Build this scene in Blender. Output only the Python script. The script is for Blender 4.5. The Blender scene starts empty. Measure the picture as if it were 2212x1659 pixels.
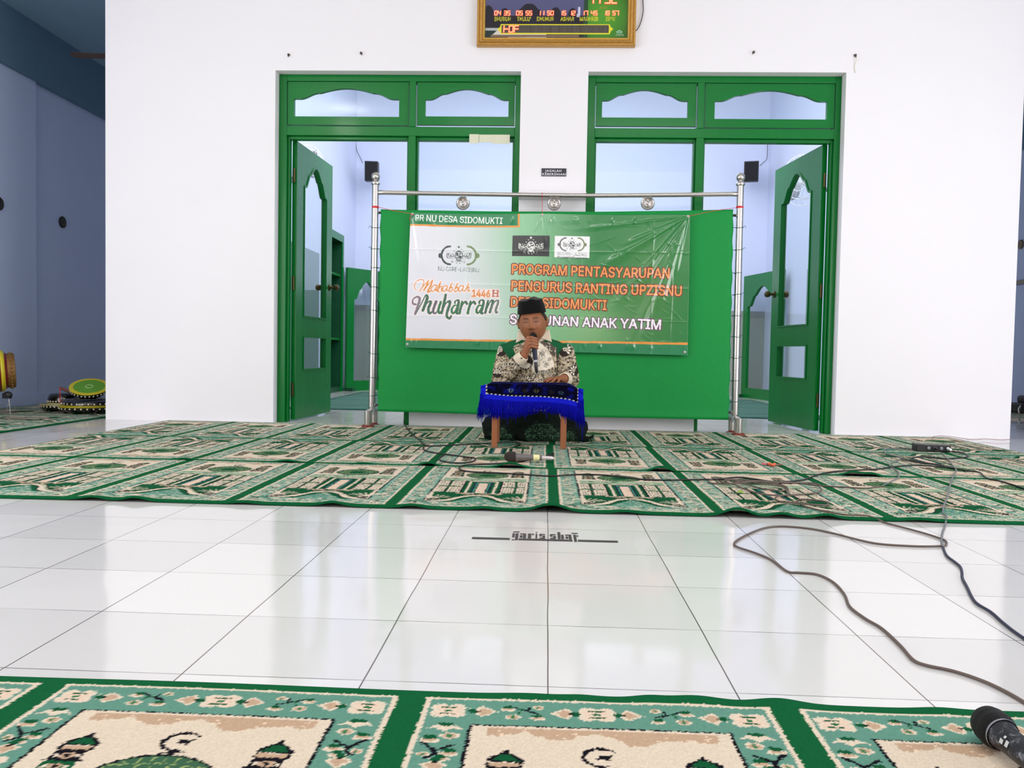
import bpy, math, random, os
import numpy as np
from mathutils import Vector, Matrix
random.seed(7); rng = np.random.default_rng(7)
SC = bpy.context.scene
COL = SC.collection

# ------------------------------------------------------------------ camera
IW, IH = 2212, 1659
FPX, YAW, PITCH, ROLL, CAMH = 1788.8, 0.04206, -0.03848, 0.01804, 0.5376
def cam_axes():
    cy, sy, cp, sp = math.cos(YAW), math.sin(YAW), math.cos(PITCH), math.sin(PITCH)
    f = Vector((-sy*cp, cy*cp, sp)); r = Vector((cy, sy, 0)); u = r.cross(f)
    cr, sr = math.cos(ROLL), math.sin(ROLL)
    return r*cr+u*sr, u*cr-r*sr, f
CR, CU, CF = cam_axes()
cd = bpy.data.cameras.new('camera'); cam = bpy.data.objects.new('camera', cd); COL.objects.link(cam)
cd.sensor_fit = 'HORIZONTAL'; cd.sensor_width = 36.0; cd.lens = FPX*36.0/IW
cd.clip_start = 0.02; cd.clip_end = 200
M = Matrix.Identity(4)
for i in range(3):
    M[i][0], M[i][1], M[i][2] = CR[i], CU[i], -CF[i]
M[0][3], M[1][3], M[2][3] = 0, 0, CAMH
cam.matrix_world = M
SC.camera = cam

# ------------------------------------------------------------------ sky light, lamps, exposure
SC.view_settings.view_transform = 'Standard'; SC.view_settings.look = 'None'
SC.view_settings.gamma = 1.0; SC.view_settings.use_curve_mapping = False
SC.view_settings.exposure = 0.0
wd = bpy.data.worlds.new('sky'); SC.world = wd; wd.use_nodes = True
bg = wd.node_tree.nodes['Background']
bg.inputs['Color'].default_value = (0.99, 0.955, 0.955, 1); bg.inputs['Strength'].default_value = 1.4
def area(name, loc, target, sx, sy, power, col=(1, 1, 1)):
    l = bpy.data.lights.new(name, 'AREA'); l.shape = 'RECTANGLE'; l.size = sx; l.size_y = sy
    l.energy = power; l.color = col
    o = bpy.data.objects.new(name, l); COL.objects.link(o); o.location = loc
    d = Vector(target)-Vector(loc); o.rotation_euler = d.to_track_quat('-Z', 'Y').to_euler()
    return o
# area lamps stand in for daylight at the side openings; the other three are added fill
area('right_side_daylight', (4.35, 1.9, 1.35), (1.6, 5.8, 0.5), 3.2, 2.3, 120, (1.0, 0.97, 0.975))
area('left_side_daylight', (-4.35, 1.9, 1.35), (-1.6, 5.8, 0.4), 3.2, 2.3, 85, (1.0, 0.97, 0.975))
area('hall_floor_fill', (0.3, 0.6, 3.62), (0.3, 0.75, 0), 3.4, 0.4, 66, (1.0, 0.98, 0.97))  # unseen lamp added overhead to brighten the floor
area('back_hall_fill', (0.0, 8.6, 3.9), (0.0, 8.9, 0), 3.6, 3.0, 90, (0.95, 0.95, 1.0))  # fill lamp added to brighten the back hall
area('back_hall_upper_fill', (0.0, 6.25, 3.1), (0.0, 11.2, 3.3), 4.6, 1.2, 95, (0.97, 0.96, 1.0))  # fill lamp added for the upper back wall, no windows stand here
pl = bpy.data.lights.new('bulb', 'POINT'); pl.energy = 38; pl.shadow_soft_size = 0.16; pl.color = (1, 0.97, 0.9)
plo = bpy.data.objects.new('ceiling_bulb', pl); COL.objects.link(plo); plo.location = (-2.7, 0.95, 3.42)

# ------------------------------------------------------------------ helpers: pixel of the photo -> point on a real plane
def ray(px, py):
    return CF + CR*((px-IW/2)/FPX) - CU*((py-IH/2)/FPX)
C0 = Vector((0, 0, CAMH))
def FL(px, py, z=0.0):
    d = ray(px, py); return C0 + d*((z-CAMH)/d.z)
def PY(px, py, y):
    d = ray(px, py); return C0 + d*(y/d.y)
def PX(px, py, x):
    d = ray(px, py); return C0 + d*(x/d.x)

def lin(c):
    c = np.asarray(c, float)/255.0
    return np.where(c <= 0.04045, c/12.92, ((c+0.055)/1.055)**2.4)
def L3(*c): return tuple(float(v) for v in lin(c))

# ------------------------------------------------------------------ materials
def mat(name, rgb, rough=0.6, metal=0.0, spec=0.5, noise=0.0, nscale=30, bump=0.0, bscale=60, emit=None, estr=0, coat=0, sheen=0, stretch=None):
    m = bpy.data.materials.new(name); m.use_nodes = True
    nt = m.node_tree; b = nt.nodes['Principled BSDF']
    c = L3(*rgb)
    b.inputs['Roughness'].default_value = rough; b.inputs['Metallic'].default_value = metal
    b.inputs['Specular IOR Level'].default_value = spec
    if coat: b.inputs['Coat Weight'].default_value = coat; b.inputs['Coat Roughness'].default_value = 0.08
    if sheen: b.inputs['Sheen Weight'].default_value = sheen
    b.inputs['Base Color'].default_value = (*c, 1)
    if noise or bump:
        tc = nt.nodes.new('ShaderNodeTexCoord'); mp = nt.nodes.new('ShaderNodeMapping')
        nt.links.new(tc.outputs['Object'], mp.inputs['Vector'])
        if stretch: mp.inputs['Scale'].default_value = stretch
    if noise:
        n = nt.nodes.new('ShaderNodeTexNoise'); n.inputs['Scale'].default_value = nscale; n.inputs['Detail'].default_value = 4
        nt.links.new(mp.outputs['Vector'], n.inputs['Vector'])
        mx = nt.nodes.new('ShaderNodeMix'); mx.data_type = 'RGBA'
        mx.inputs[6].default_value = (*[max(0, v*(1-noise)) for v in c], 1)
        mx.inputs[7].default_value = (*[min(1, v*(1+noise)) for v in c], 1)
        nt.links.new(n.outputs['Fac'], mx.inputs[0]); nt.links.new(mx.outputs[2], b.inputs['Base Color'])
    if bump:
        n2 = nt.nodes.new('ShaderNodeTexNoise'); n2.inputs['Scale'].default_value = bscale; n2.inputs['Detail'].default_value = 3
        nt.links.new(mp.outputs['Vector'], n2.inputs['Vector'])
        bp = nt.nodes.new('ShaderNodeBump'); bp.inputs['Strength'].default_value = bump; bp.inputs['Distance'].default_value = 0.004
        nt.links.new(n2.outputs['Fac'], bp.inputs['Height']); nt.links.new(bp.outputs['Normal'], b.inputs['Normal'])
    if emit:
        b.inputs['Emission Color'].default_value = (*L3(*emit), 1); b.inputs['Emission Strength'].default_value = estr
    return m
def attr_mat(name, rough=0.8, spec=0.3, bump=0.0, bscale=400, coat=0, mottle=0.0, mscale=300, sheen=0):
    m = mat(name, (200, 200, 200), rough, 0, spec, bump=bump, bscale=bscale, coat=coat, sheen=sheen)
    nt = m.node_tree; b = nt.nodes['Principled BSDF']
    a = nt.nodes.new('ShaderNodeAttribute'); a.attribute_name = 'Col'
    src = a.outputs['Color']
    if mottle:
        tc = nt.nodes.new('ShaderNodeTexCoord'); n = nt.nodes.new('ShaderNodeTexNoise'); n.inputs['Scale'].default_value = mscale
        nt.links.new(tc.outputs['Object'], n.inputs['Vector'])
        mr = nt.nodes.new('ShaderNodeMapRange'); mr.inputs[3].default_value = 1-mottle; mr.inputs[4].default_value = 1+mottle
        nt.links.new(n.outputs['Fac'], mr.inputs[0])
        vm = nt.nodes.new('ShaderNodeVectorMath'); vm.operation = 'SCALE'
        nt.links.new(src, vm.inputs[0]); nt.links.new(mr.outputs[0], vm.inputs['Scale']); src = vm.outputs[0]
    nt.links.new(src, b.inputs['Base Color'])
    return m
def glass(name, tint=(246, 250, 250), rough=0.02):
    m = bpy.data.materials.new(name); m.use_nodes = True; nt = m.node_tree
    for n in list(nt.nodes):
        if n.type != 'OUTPUT_MATERIAL': nt.nodes.remove(n)
    out = [n for n in nt.nodes if n.type == 'OUTPUT_MATERIAL'][0]
    t = nt.nodes.new('ShaderNodeBsdfTransparent'); t.inputs['Color'].default_value = (*L3(*tint), 1)
    g = nt.nodes.new('ShaderNodeBsdfGlossy'); g.inputs['Roughness'].default_value = rough
    fr = nt.nodes.new('ShaderNodeFresnel'); ge = nt.nodes.new('ShaderNodeNewGeometry'); ma = nt.nodes.new('ShaderNodeMath'); ma.operation = 'MULTIPLY_ADD'
    ma.inputs[1].default_value = 1/1.5-1.5; ma.inputs[2].default_value = 1.5        # same reflectance from either face of the pane
    nt.links.new(ge.outputs['Backfacing'], ma.inputs[0]); nt.links.new(ma.outputs[0], fr.inputs['IOR'])
    mx = nt.nodes.new('ShaderNodeMixShader')
    nt.links.new(fr.outputs[0], mx.inputs[0]); nt.links.new(t.outputs[0], mx.inputs[1]); nt.links.new(g.outputs[0], mx.inputs[2])
    nt.links.new(mx.outputs[0], out.inputs['Surface'])
    return m

# ------------------------------------------------------------------ mesh builder
def worldloc(o):
    v = Vector((0, 0, 0))
    while o is not None:
        v += o.location; o = o.parent
    return v
class MB:
    def __init__(s): s.v = []; s.f = []; s.mi = []; s.cur = 0
    def add(s, vs, fs):
        o = len(s.v); s.v.extend([tuple(p) for p in vs]); s.f.extend([tuple(i+o for i in f) for f in fs]); s.mi.extend([s.cur]*len(fs)); return s
    def box(s, x0, x1, y0, y1, z0, z1, M=None):
        vs = [Vector(p) for p in ((x0,y0,z0),(x1,y0,z0),(x1,y1,z0),(x0,y1,z0),(x0,y0,z1),(x1,y0,z1),(x1,y1,z1),(x0,y1,z1))]
        if M is not None: vs = [M @ p for p in vs]
        return s.add(vs, [(0,3,2,1),(4,5,6,7),(0,1,5,4),(1,2,6,5),(2,3,7,6),(3,0,4,7)])
    def lathe(s, prof, origin, axis=(0, 0, 1), n=32, cap=True, sx=1, sy=1):
        ax = Vector(axis).normalized(); a = ax.orthogonal().normalized()
        if abs(ax.z) > 0.9: a = Vector((1, 0, 0)); a = (a-ax*a.dot(ax)).normalized()
        b = ax.cross(a); o = Vector(origin); vs = []; fs = []
        for (r, h) in prof:
            for k in range(n):
                t = 2*math.pi*k/n; vs.append(o+ax*h+a*(r*sx*math.cos(t))+b*(r*sy*math.sin(t)))
        for i in range(len(prof)-1):
            for k in range(n):
                k2 = (k+1) % n; fs.append((i*n+k, i*n+k2, (i+1)*n+k2, (i+1)*n+k))
        if cap:
            fs.append(tuple(range(n-1, -1, -1))); m = (len(prof)-1)*n; fs.append(tuple(range(m, m+n)))
        return s.add(vs, fs)
    def cyl(s, p0, p1, r0, r1=None, n=20):
        p0 = Vector(p0); p1 = Vector(p1); d = p1-p0
        return s.lathe([(r0, 0), (r0 if r1 is None else r1, d.length)], p0, d, n)
    def ball(s, c, r, n=20, m=12, sc=(1, 1, 1)):
        vs = []; fs = []; c = Vector(c)
        for i in range(1, m):
            ph = math.pi*i/m
            for k in range(n):
                t = 2*math.pi*k/n
                vs.append(c+Vector((r*sc[0]*math.sin(ph)*math.cos(t), r*sc[1]*math.sin(ph)*math.sin(t), r*sc[2]*math.cos(ph))))
        vs += [c+Vector((0, 0, r*sc[2])), c-Vector((0, 0, r*sc[2]))]; T = len(vs)-2; B = T+1
        for i in range(m-2):
            for k in range(n):
                k2 = (k+1) % n; fs.append((i*n+k, (i+1)*n+k, (i+1)*n+k2, i*n+k2))
        for k in range(n):
            k2 = (k+1) % n; fs.append((T, k, k2)); fs.append((B, (m-2)*n+k2, (m-2)*n+k))
        return s.add(vs, fs)
    def tube(s, pts, r, n=8, closed=False):
        P = [Vector(p) for p in pts]; N = len(P); vs = []; fs = []; up = None
        for i in range(N):
            a = P[(i-1) % N] if (closed or i > 0) else P[i]; b = P[(i+1) % N] if (closed or i < N-1) else P[i]
            t = (b-a).normalized() if (b-a).length > 1e-9 else Vector((0, 0, 1))
            if up is None: up = t.orthogonal().normalized()
            up = (up-t*up.dot(t))
            up = up.normalized() if up.length > 1e-6 else t.orthogonal().normalized()
            w = t.cross(up); rr = r[i] if hasattr(r, '__len__') else r
            for k in range(n):
                q = 2*math.pi*k/n; vs.append(P[i]+up*(rr*math.cos(q))+w*(rr*math.sin(q)))
        for i in range(N if closed else N-1):
            j = (i+1) % N
            for k in range(n):
                k2 = (k+1) % n; fs.append((i*n+k, i*n+k2, j*n+k2, j*n+k))
        if not closed:
            fs.append(tuple(range(n-1, -1, -1))); fs.append(tuple(range((N-1)*n, N*n)))
        return s.add(vs, fs)
    def capsule(s, p0, p1, r0, r1, n=16):
        p0 = Vector(p0); p1 = Vector(p1); d = p1-p0; L = d.length; prof = []
        for i in range(7):
            a = -math.pi/2+math.pi/2*i/6; prof.append((max(1e-4, r0*math.cos(a)), r0*math.sin(a)))
        for i in range(7):
            a = math.pi/2*i/6; prof.append((max(1e-4, r1*math.cos(a)), L+r1*math.sin(a)))
        return s.lathe(prof, p0, d, n)
    def prism(s, poly, y0, y1, M=None, holes=None):
        """outline in (x,z), extruded along y; poly with optional one hole via bridging strips is handled by frame_poly"""
        n = len(poly); vs = [Vector((x, y0, z)) for x, z in poly]+[Vector((x, y1, z)) for x, z in poly]
        if M is not None: vs = [M @ p for p in vs]
        fs = [tuple(range(n)), tuple(range(2*n-1, n-1, -1))]
        for i in range(n):
            j = (i+1) % n; fs.append((i, i+n, j+n, j))
        return s.add(vs, fs)
    def ring(s, outer, inner, y0, y1, M=None):
        """outer and inner outlines with the same count in (x,z): a plate with a hole, thickness y0..y1"""
        n = len(outer); vs = []
        for y in (y0, y1):
            vs += [Vector((x, y, z)) for x, z in outer]+[Vector((x, y, z)) for x, z in inner]
        if M is not None: vs = [M @ p for p in vs]
        fs = []
        for i in range(n):
            j = (i+1) % n
            fs.append((i, j, n+j, n+i)); fs.append((2*n+i, 3*n+i, 3*n+j, 2*n+j))
            fs.append((i, 2*n+i, 2*n+j, j)); fs.append((n+i, n+j, 3*n+j, 3*n+i))
        return s.add(vs, fs)
    def build(s, name, m, parent=None, smooth=False, bevel=0, seg=2, angle=None):
        me = bpy.data.meshes.new(name); off = worldloc(parent) if parent is not None else Vector((0, 0, 0))
        me.from_pydata([(v[0]-off.x, v[1]-off.y, v[2]-off.z) for v in s.v], [], s.f)
        ms = m if isinstance(m, (list, tuple)) else [m]
        for q in ms: me.materials.append(q)
        if len(ms) > 1: me.polygons.foreach_set('material_index', s.mi)
        if smooth: me.polygons.foreach_set('use_smooth', [True]*len(me.polygons))
        me.update()
        o = bpy.data.objects.new(name, me); COL.objects.link(o)
        if parent is not None: o.parent = parent
        if smooth and angle:
            me.set_sharp_from_angle(angle=math.radians(angle))
        if bevel:
            bv = o.modifiers.new('bevel', 'BEVEL'); bv.width = bevel; bv.segments = seg; bv.limit_method = 'ANGLE'
        return o
def tag(o, label=None, cat=None, group=None, kind=None):
    if label: o['label'] = label
    if cat: o['category'] = cat
    if group: o['group'] = group
    if kind: o['kind'] = kind
    return o
def thing(name, loc, label, cat, group=None, kind=None):
    o = bpy.data.objects.new(name, None); COL.objects.link(o); o.location = loc; o.empty_display_size = 0.1
    return tag(o, label, cat, group, kind)
def smooth_path(pts, per=8, closed=False):
    P = [Vector(p) for p in pts]; out = []; N = len(P)
    R = range(N) if closed else range(N-1)
    for i in R:
        g = lambda k: P[k % N] if closed else P[min(max(k, 0), N-1)]
        p0, p1, p2, p3 = g(i-1), g(i), g(i+1), g(i+2)
        for k in range(per):
            t = k/per
            out.append(0.5*((2*p1)+(p2-p0)*t+(2*p0-5*p1+4*p2-p3)*t*t+(3*p1-p0-3*p2+p3)*t**3))
    if not closed: out.append(P[-1])
    return out

def grid_mesh(name, V, nu, nv, colors, m, parent=None, skirt=None, smooth=True):
    """V: (nv,nu,3) array of points, colors (nv,nu,3) linear; skirt: vector added to a border strip so that the sheet has thickness"""
    V = np.asarray(V, float); off = worldloc(parent) if parent is not None else Vector((0, 0, 0))
    vs = V.reshape(-1, 3); cs = np.asarray(colors, float).reshape(-1, 3)
    idx = np.arange(nu*nv).reshape(nv, nu)
    q = np.stack([idx[:-1, :-1], idx[:-1, 1:], idx[1:, 1:], idx[1:, :-1]], -1).reshape(-1, 4)
    if skirt is not None:
        loop = np.concatenate([idx[0, :], idx[1:, -1], idx[-1, -2::-1], idx[-2:0:-1, 0]])
        n0 = len(vs); low = vs[loop]+np.asarray(skirt, float)
        vs = np.concatenate([vs, low]); cs = np.concatenate([cs, cs[loop]*0.8])
        a = loop; b = np.roll(loop, -1); c = n0+np.arange(len(loop)); d = np.roll(c, -1)
        q = np.concatenate([q, np.stack([b, a, c, d], -1)])
    vs = vs-np.array(off)
    me = bpy.data.meshes.new(name)
    me.vertices.add(len(vs)); me.vertices.foreach_set('co', vs.astype(np.float32).ravel())
    me.loops.add(q.size); me.loops.foreach_set('vertex_index', q.astype(np.int32).ravel())
    me.polygons.add(len(q)); me.polygons.foreach_set('loop_start', np.arange(0, q.size, 4, dtype=np.int32))
    me.polygons.foreach_set('loop_total', np.full(len(q), 4, dtype=np.int32))
    if smooth: me.polygons.foreach_set('use_smooth', np.ones(len(q), bool))
    me.update(calc_edges=True)
    at = me.color_attributes.new('Col', 'FLOAT_COLOR', 'POINT')
    at.data.foreach_set('color', np.concatenate([cs, np.ones((len(cs), 1))], 1).astype(np.float32).ravel())
    me.materials.append(m)
    o = bpy.data.objects.new(name, me); COL.objects.link(o)
    if parent is not None: o.parent = parent
    return o

# ------------------------------------------------------------------ a canvas that woven and printed patterns are drawn on
class Canvas:
    def __init__(s, w, h, res, rgb):
        s.res = res; s.nx = int(round(w/res))+1; s.ny = int(round(h/res))+1
        s.a = np.empty((s.ny, s.nx, 3)); s.a[:] = lin(rgb); s.w = w; s.h = h
        s.X, s.Y = np.meshgrid(np.arange(s.nx)*res, np.arange(s.ny)*res)
    def _bb(s, x0, x1, y0, y1):
        r = s.res
        i0 = max(0, int(x0/r)-1); i1 = min(s.nx, int(x1/r)+3); j0 = max(0, int(y0/r)-1); j1 = min(s.ny, int(y1/r)+3)
        return (slice(j0, max(j0, j1)), slice(i0, max(i0, i1)))
    def put(s, sl, m, rgb):
        c = rgb if (isinstance(rgb, np.ndarray) and rgb.dtype == float and rgb.max() <= 1.0) else lin(rgb)
        s.a[sl][m] = c
    def rect(s, x0, y0, x1, y1, rgb):
        sl = s._bb(x0, x1, y0, y1); X, Y = s.X[sl], s.Y[sl]
        s.put(sl, (X >= x0) & (X < x1) & (Y >= y0) & (Y < y1), rgb)
    def ell(s, cx, cy, a, b, rgb, rot=0.0, ring=None):
        m_ = max(a, b); sl = s._bb(cx-m_, cx+m_, cy-m_, cy+m_); X, Y = s.X[sl]-cx, s.Y[sl]-cy
        c, q = math.cos(rot), math.sin(rot); U = (X*c+Y*q)/a; W = (-X*q+Y*c)/b; d = U*U+W*W
        m = d <= 1
        if ring: m &= d >= ring*ring
        s.put(sl, m, rgb)
    def poly(s, pts, rgb):
        P = np.asarray(pts, float); sl = s._bb(P[:, 0].min(), P[:, 0].max(), P[:, 1].min(), P[:, 1].max())
        X, Y = s.X[sl], s.Y[sl]; m = np.zeros(X.shape, bool); j = len(P)-1
        for i in range(len(P)):
            xi, yi = P[i]; xj, yj = P[j]
            if yi != yj:
                m ^= ((yi > Y) != (yj > Y)) & (X < (xj-xi)*(Y-yi)/(yj-yi)+xi)
            j = i
        s.put(sl, m, rgb)
    def stroke(s, pts, w, rgb, smooth=0):
        if smooth: pts = [(p.x, p.y) for p in smooth_path([(x, y, 0) for x, y in pts], smooth)]
        n = len(pts)
        for i in range(n-1):
            (x0, y0), (x1, y1) = pts[i], pts[i+1]
            if hasattr(w, '__len__'):
                t = i/max(1, n-1)*(len(w)-1); k = min(int(t), len(w)-2); r = (w[k]+(w[k+1]-w[k])*(t-k))/2
            else: r = w/2
            sl = s._bb(min(x0, x1)-r, max(x0, x1)+r, min(y0, y1)-r, max(y0, y1)+r); X, Y = s.X[sl], s.Y[sl]
            dx, dy = x1-x0, y1-y0; L = dx*dx+dy*dy
            t = np.clip(((X-x0)*dx+(Y-y0)*dy)/L, 0, 1) if L > 0 else np.zeros_like(X)
            s.put(sl, (X-x0-t*dx)**2+(Y-y0-t*dy)**2 <= r*r, rgb)
    def tris(s, T, rgb):
        for t in T:
            s.poly(t, rgb)
    def sample(s, x, y):
        i = np.clip(np.rint(np.asarray(x)/s.res).astype(int), 0, s.nx-1); j = np.clip(np.rint(np.asarray(y)/s.res).astype(int), 0, s.ny-1)
        return s.a[j, i]
_font = {}; _cap = {}
def get_font(kind):
    if kind not in _font:
        f = None
        if kind == 'sans':
            try:
                p = os.path.join(bpy.utils.system_resource('DATAFILES'), 'fonts', 'Inter.woff2')
                if os.path.exists(p): f = bpy.data.fonts.load(p)
            except Exception: f = None
        _font[kind] = f
    return _font[kind]
def text_tris(txt, height, x=0, y=0, width=None, bold=0.0, kind='sans', shear=0.0, spacing=1.0):
    """triangles of a line of lettering: baseline-left at (x,y), cap height `height`, squeezed to `width`"""
    cu = bpy.data.curves.new('txt', 'FONT'); cu.body = txt; cu.size = 1.0; cu.offset = bold; cu.resolution_u = 4; cu.shear = shear; cu.space_character = spacing
    f = get_font(kind)
    if f: cu.font = f
    o = bpy.data.objects.new('txt', cu); COL.objects.link(o); bpy.context.view_layer.update()
    dg = bpy.context.evaluated_depsgraph_get(); me = bpy.data.meshes.new_from_object(o.evaluated_get(dg))
    me.calc_loop_triangles()
    V = np.array([v.co[:2] for v in me.vertices]).reshape(-1, 2); T = np.array([t.vertices[:] for t in me.loop_triangles]).reshape(-1, 3)
    bpy.data.objects.remove(o); bpy.data.curves.remove(cu); bpy.data.meshes.remove(me)
    cap = 0.727 if f else 0.70
    V = V*(height/cap); V[:, 0] -= V[:, 0].min()
    if width: V[:, 0] *= width/V[:, 0].max()
    V += (x, y)
    return V, T
def text_loops(txt, height, width=None, kind='sans', spacing=1.0):
    cu = bpy.data.curves.new('txt', 'FONT'); cu.body = txt; cu.size = 1.0; cu.resolution_u = 4; cu.space_character = spacing; cu.fill_mode = 'NONE'
    f = get_font(kind)
    if f: cu.font = f
    o = bpy.data.objects.new('txt', cu); COL.objects.link(o); bpy.context.view_layer.update()
    me = bpy.data.meshes.new_from_object(o.evaluated_get(bpy.context.evaluated_depsgraph_get()))
    V = np.array([v.co[:2] for v in me.vertices]).reshape(-1, 2); nb = {}
    for e in me.edges:
        a, b = e.vertices; nb.setdefault(a, []).append(b); nb.setdefault(b, []).append(a)
    bpy.data.objects.remove(o); bpy.data.curves.remove(cu); bpy.data.meshes.remove(me)
    if txt == 'H' and height is None: return V[:, 1].max()
    if kind not in _cap: _cap[kind] = text_loops('H', None, kind=kind)
    V = V*(height/_cap[kind]); V[:, 0] -= V[:, 0].min()
    if width: V[:, 0] *= width/V[:, 0].max()
    seen = set(); loops = []
    for s0 in sorted(nb):
        if s0 in seen: continue
        lp = [s0]; seen.add(s0); nxt = min(nb[s0], key=lambda q: (q != s0+1, q))
        while nxt not in seen:
            lp.append(nxt); seen.add(nxt); c = [q for q in nb[nxt] if q not in seen]
            if not c: break
            nxt = c[0]
        loops.append(V[lp])
    return loops
def draw_text(cv, txt, height, x, y, rgb, width=None, bold=0.0, rot=0.0, **k):
    """lettering filled by winding number, thickened by a round pen of 2*bold cap heights"""
    c, q = math.cos(rot), math.sin(rot)
    P = [np.stack([l[:, 0]*c-l[:, 1]*q+x, l[:, 0]*q+l[:, 1]*c+y], 1) for l in text_loops(txt, height, width, **k)]
    A_ = np.concatenate(P); sl = cv._bb(A_[:, 0].min(), A_[:, 0].max(), A_[:, 1].min(), A_[:, 1].max())
    X, Y = cv.X[sl], cv.Y[sl]; wn = np.zeros(X.shape, int)
    for l in P:
        cols = np.nonzero((X[0] >= l[:, 0].min()) & (X[0] <= l[:, 0].max()))[0]
        if not len(cols): continue
        cs_ = slice(cols[0], cols[-1]+1); xx, yy = X[:, cs_], Y[:, cs_]; w_ = np.zeros(xx.shape, int); j = len(l)-1
        for i in range(len(l)):
            (xi, yi), (xj, yj) = l[i], l[j]
            if yi != yj:
                hit = ((yi > yy) != (yj > yy)) & (xx < (xj-xi)*(yy-yi)/(yj-yi)+xi); w_ += np.where(hit, 1 if yi > yj else -1, 0)
            j = i
        wn[:, cs_] += w_
    cv.put(sl, wn != 0, rgb)
    if bold:
        for l in P: cv.stroke([tuple(p) for p in l]+[tuple(l[0])], 2*bold*height, rgb)
def text_mesh(mb, txt, height, fn, width=None, bold=0.0, **k):
    V, T = text_tris(txt, height, 0, 0, width, bold, kind='plain', **k)
    mb.add([fn(x, y) for x, y in V], [tuple(t) for t in T.tolist()])

def remesh(mb, voxel, smooth=2, fac=0.5):
    """one continuous skin over everything collected in mb -> (verts, normals, faces)"""
    me = bpy.data.meshes.new('tmp'); me.from_pydata([tuple(p) for p in mb.v], [], mb.f); o = bpy.data.objects.new('tmp', me); COL.objects.link(o)
    r = o.modifiers.new('r', 'REMESH'); r.mode = 'VOXEL'; r.voxel_size = voxel
    if smooth: q = o.modifiers.new('s', 'SMOOTH'); q.iterations = smooth; q.factor = fac
    bpy.context.view_layer.update()
    m2 = bpy.data.meshes.new_from_object(o.evaluated_get(bpy.context.evaluated_depsgraph_get()))
    V = np.empty(len(m2.vertices)*3); m2.vertices.foreach_get('co', V); N = np.empty(len(m2.vertices)*3); m2.vertices.foreach_get('normal', N)
    F = [tuple(p.vertices) for p in m2.polygons]
    bpy.data.objects.remove(o); bpy.data.meshes.remove(me); bpy.data.meshes.remove(m2)
    return V.reshape(-1, 3), N.reshape(-1, 3), F
def painted(name, V, F, C, m, parent=None):
    off = np.array(worldloc(parent)) if parent is not None else 0
    me = bpy.data.meshes.new(name); me.from_pydata((np.asarray(V)-off).tolist(), [], F); me.polygons.foreach_set('use_smooth', [True]*len(me.polygons))
    a = me.color_attributes.new('Col', 'FLOAT_COLOR', 'POINT'); a.data.foreach_set('color', np.concatenate([C, np.ones((len(C), 1))], 1).astype(np.float32).ravel())
    me.materials.append(m); me.update(); o = bpy.data.objects.new(name, me); COL.objects.link(o)
    if parent is not None: o.parent = parent
    return o
def vnoise(P, f, sd=0.0):
    """cheap smooth noise in -1..1 for arrays of points"""
    x, y, z = (P*f).T
    return (np.sin(x*1.7+1.3*np.sin(y*1.3+sd)+sd)+np.sin(y*1.9+1.1*np.sin(z*1.5+sd*2)+2.1*sd)+np.sin(z*1.6+1.2*np.sin(x*1.4-sd)+.7*sd))/3
# ------------------------------------------------------------------ materials of the place
D = 5.84
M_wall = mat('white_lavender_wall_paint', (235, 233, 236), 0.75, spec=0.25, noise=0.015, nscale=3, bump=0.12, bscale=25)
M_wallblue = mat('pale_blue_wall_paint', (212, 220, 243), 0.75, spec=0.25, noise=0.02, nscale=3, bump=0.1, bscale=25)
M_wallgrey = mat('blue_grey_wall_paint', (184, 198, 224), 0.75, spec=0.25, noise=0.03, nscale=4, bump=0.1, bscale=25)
M_ceil = mat('ceiling_paint', (232, 232, 234), 0.8, spec=0.2, noise=0.02, nscale=4)
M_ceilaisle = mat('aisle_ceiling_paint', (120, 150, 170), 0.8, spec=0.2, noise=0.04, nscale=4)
M_banding = mat('blue_green_banding', (92, 122, 142), 0.8, spec=0.2, noise=0.05, nscale=5)
M_dado = mat('grey_tile_dado', (158, 163, 154), 0.35, noise=0.06, nscale=9)
M_dadoborder = mat('patterned_dado_border', (150, 152, 150), 0.4, noise=0.55, nscale=70)
M_green = mat('glossy_green_paint', (0, 112, 42), 0.27, spec=0.28, noise=0.08, nscale=14, bump=0.14, bscale=90, coat=0.05, stretch=(1, 1, 0.12))
M_greenh = mat('glossy_green_paint_grain_across', (0, 112, 42), 0.27, spec=0.28, noise=0.08, nscale=14, bump=0.14, bscale=90, coat=0.05, stretch=(0.12, 1, 1))
M_greendark = mat('dark_green_paint', (10, 74, 44), 0.4, noise=0.1, nscale=12)
M_glass = glass('clear_glass')
M_bronze = mat('antique_bronze', (96, 84, 52), 0.35, metal=0.9, noise=0.2, nscale=40)
M_black = mat('black_plastic', (18, 18, 20), 0.45)
M_steel = mat('brushed_stainless_steel', (205, 200, 196), 0.24, metal=1.0, bump=0.06, bscale=300, stretch=(1, 1, 0.1))
M_paper = mat('cream_masking_tape', (214, 214, 190), 0.7, noise=0.05, nscale=20)
M_white = mat('white_plastic', (232, 232, 232), 0.45)
M_grey = mat('grey_plastic', (120, 122, 126), 0.5)
M_sand = mat('wire_dark', (40, 36, 34), 0.6)

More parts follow.
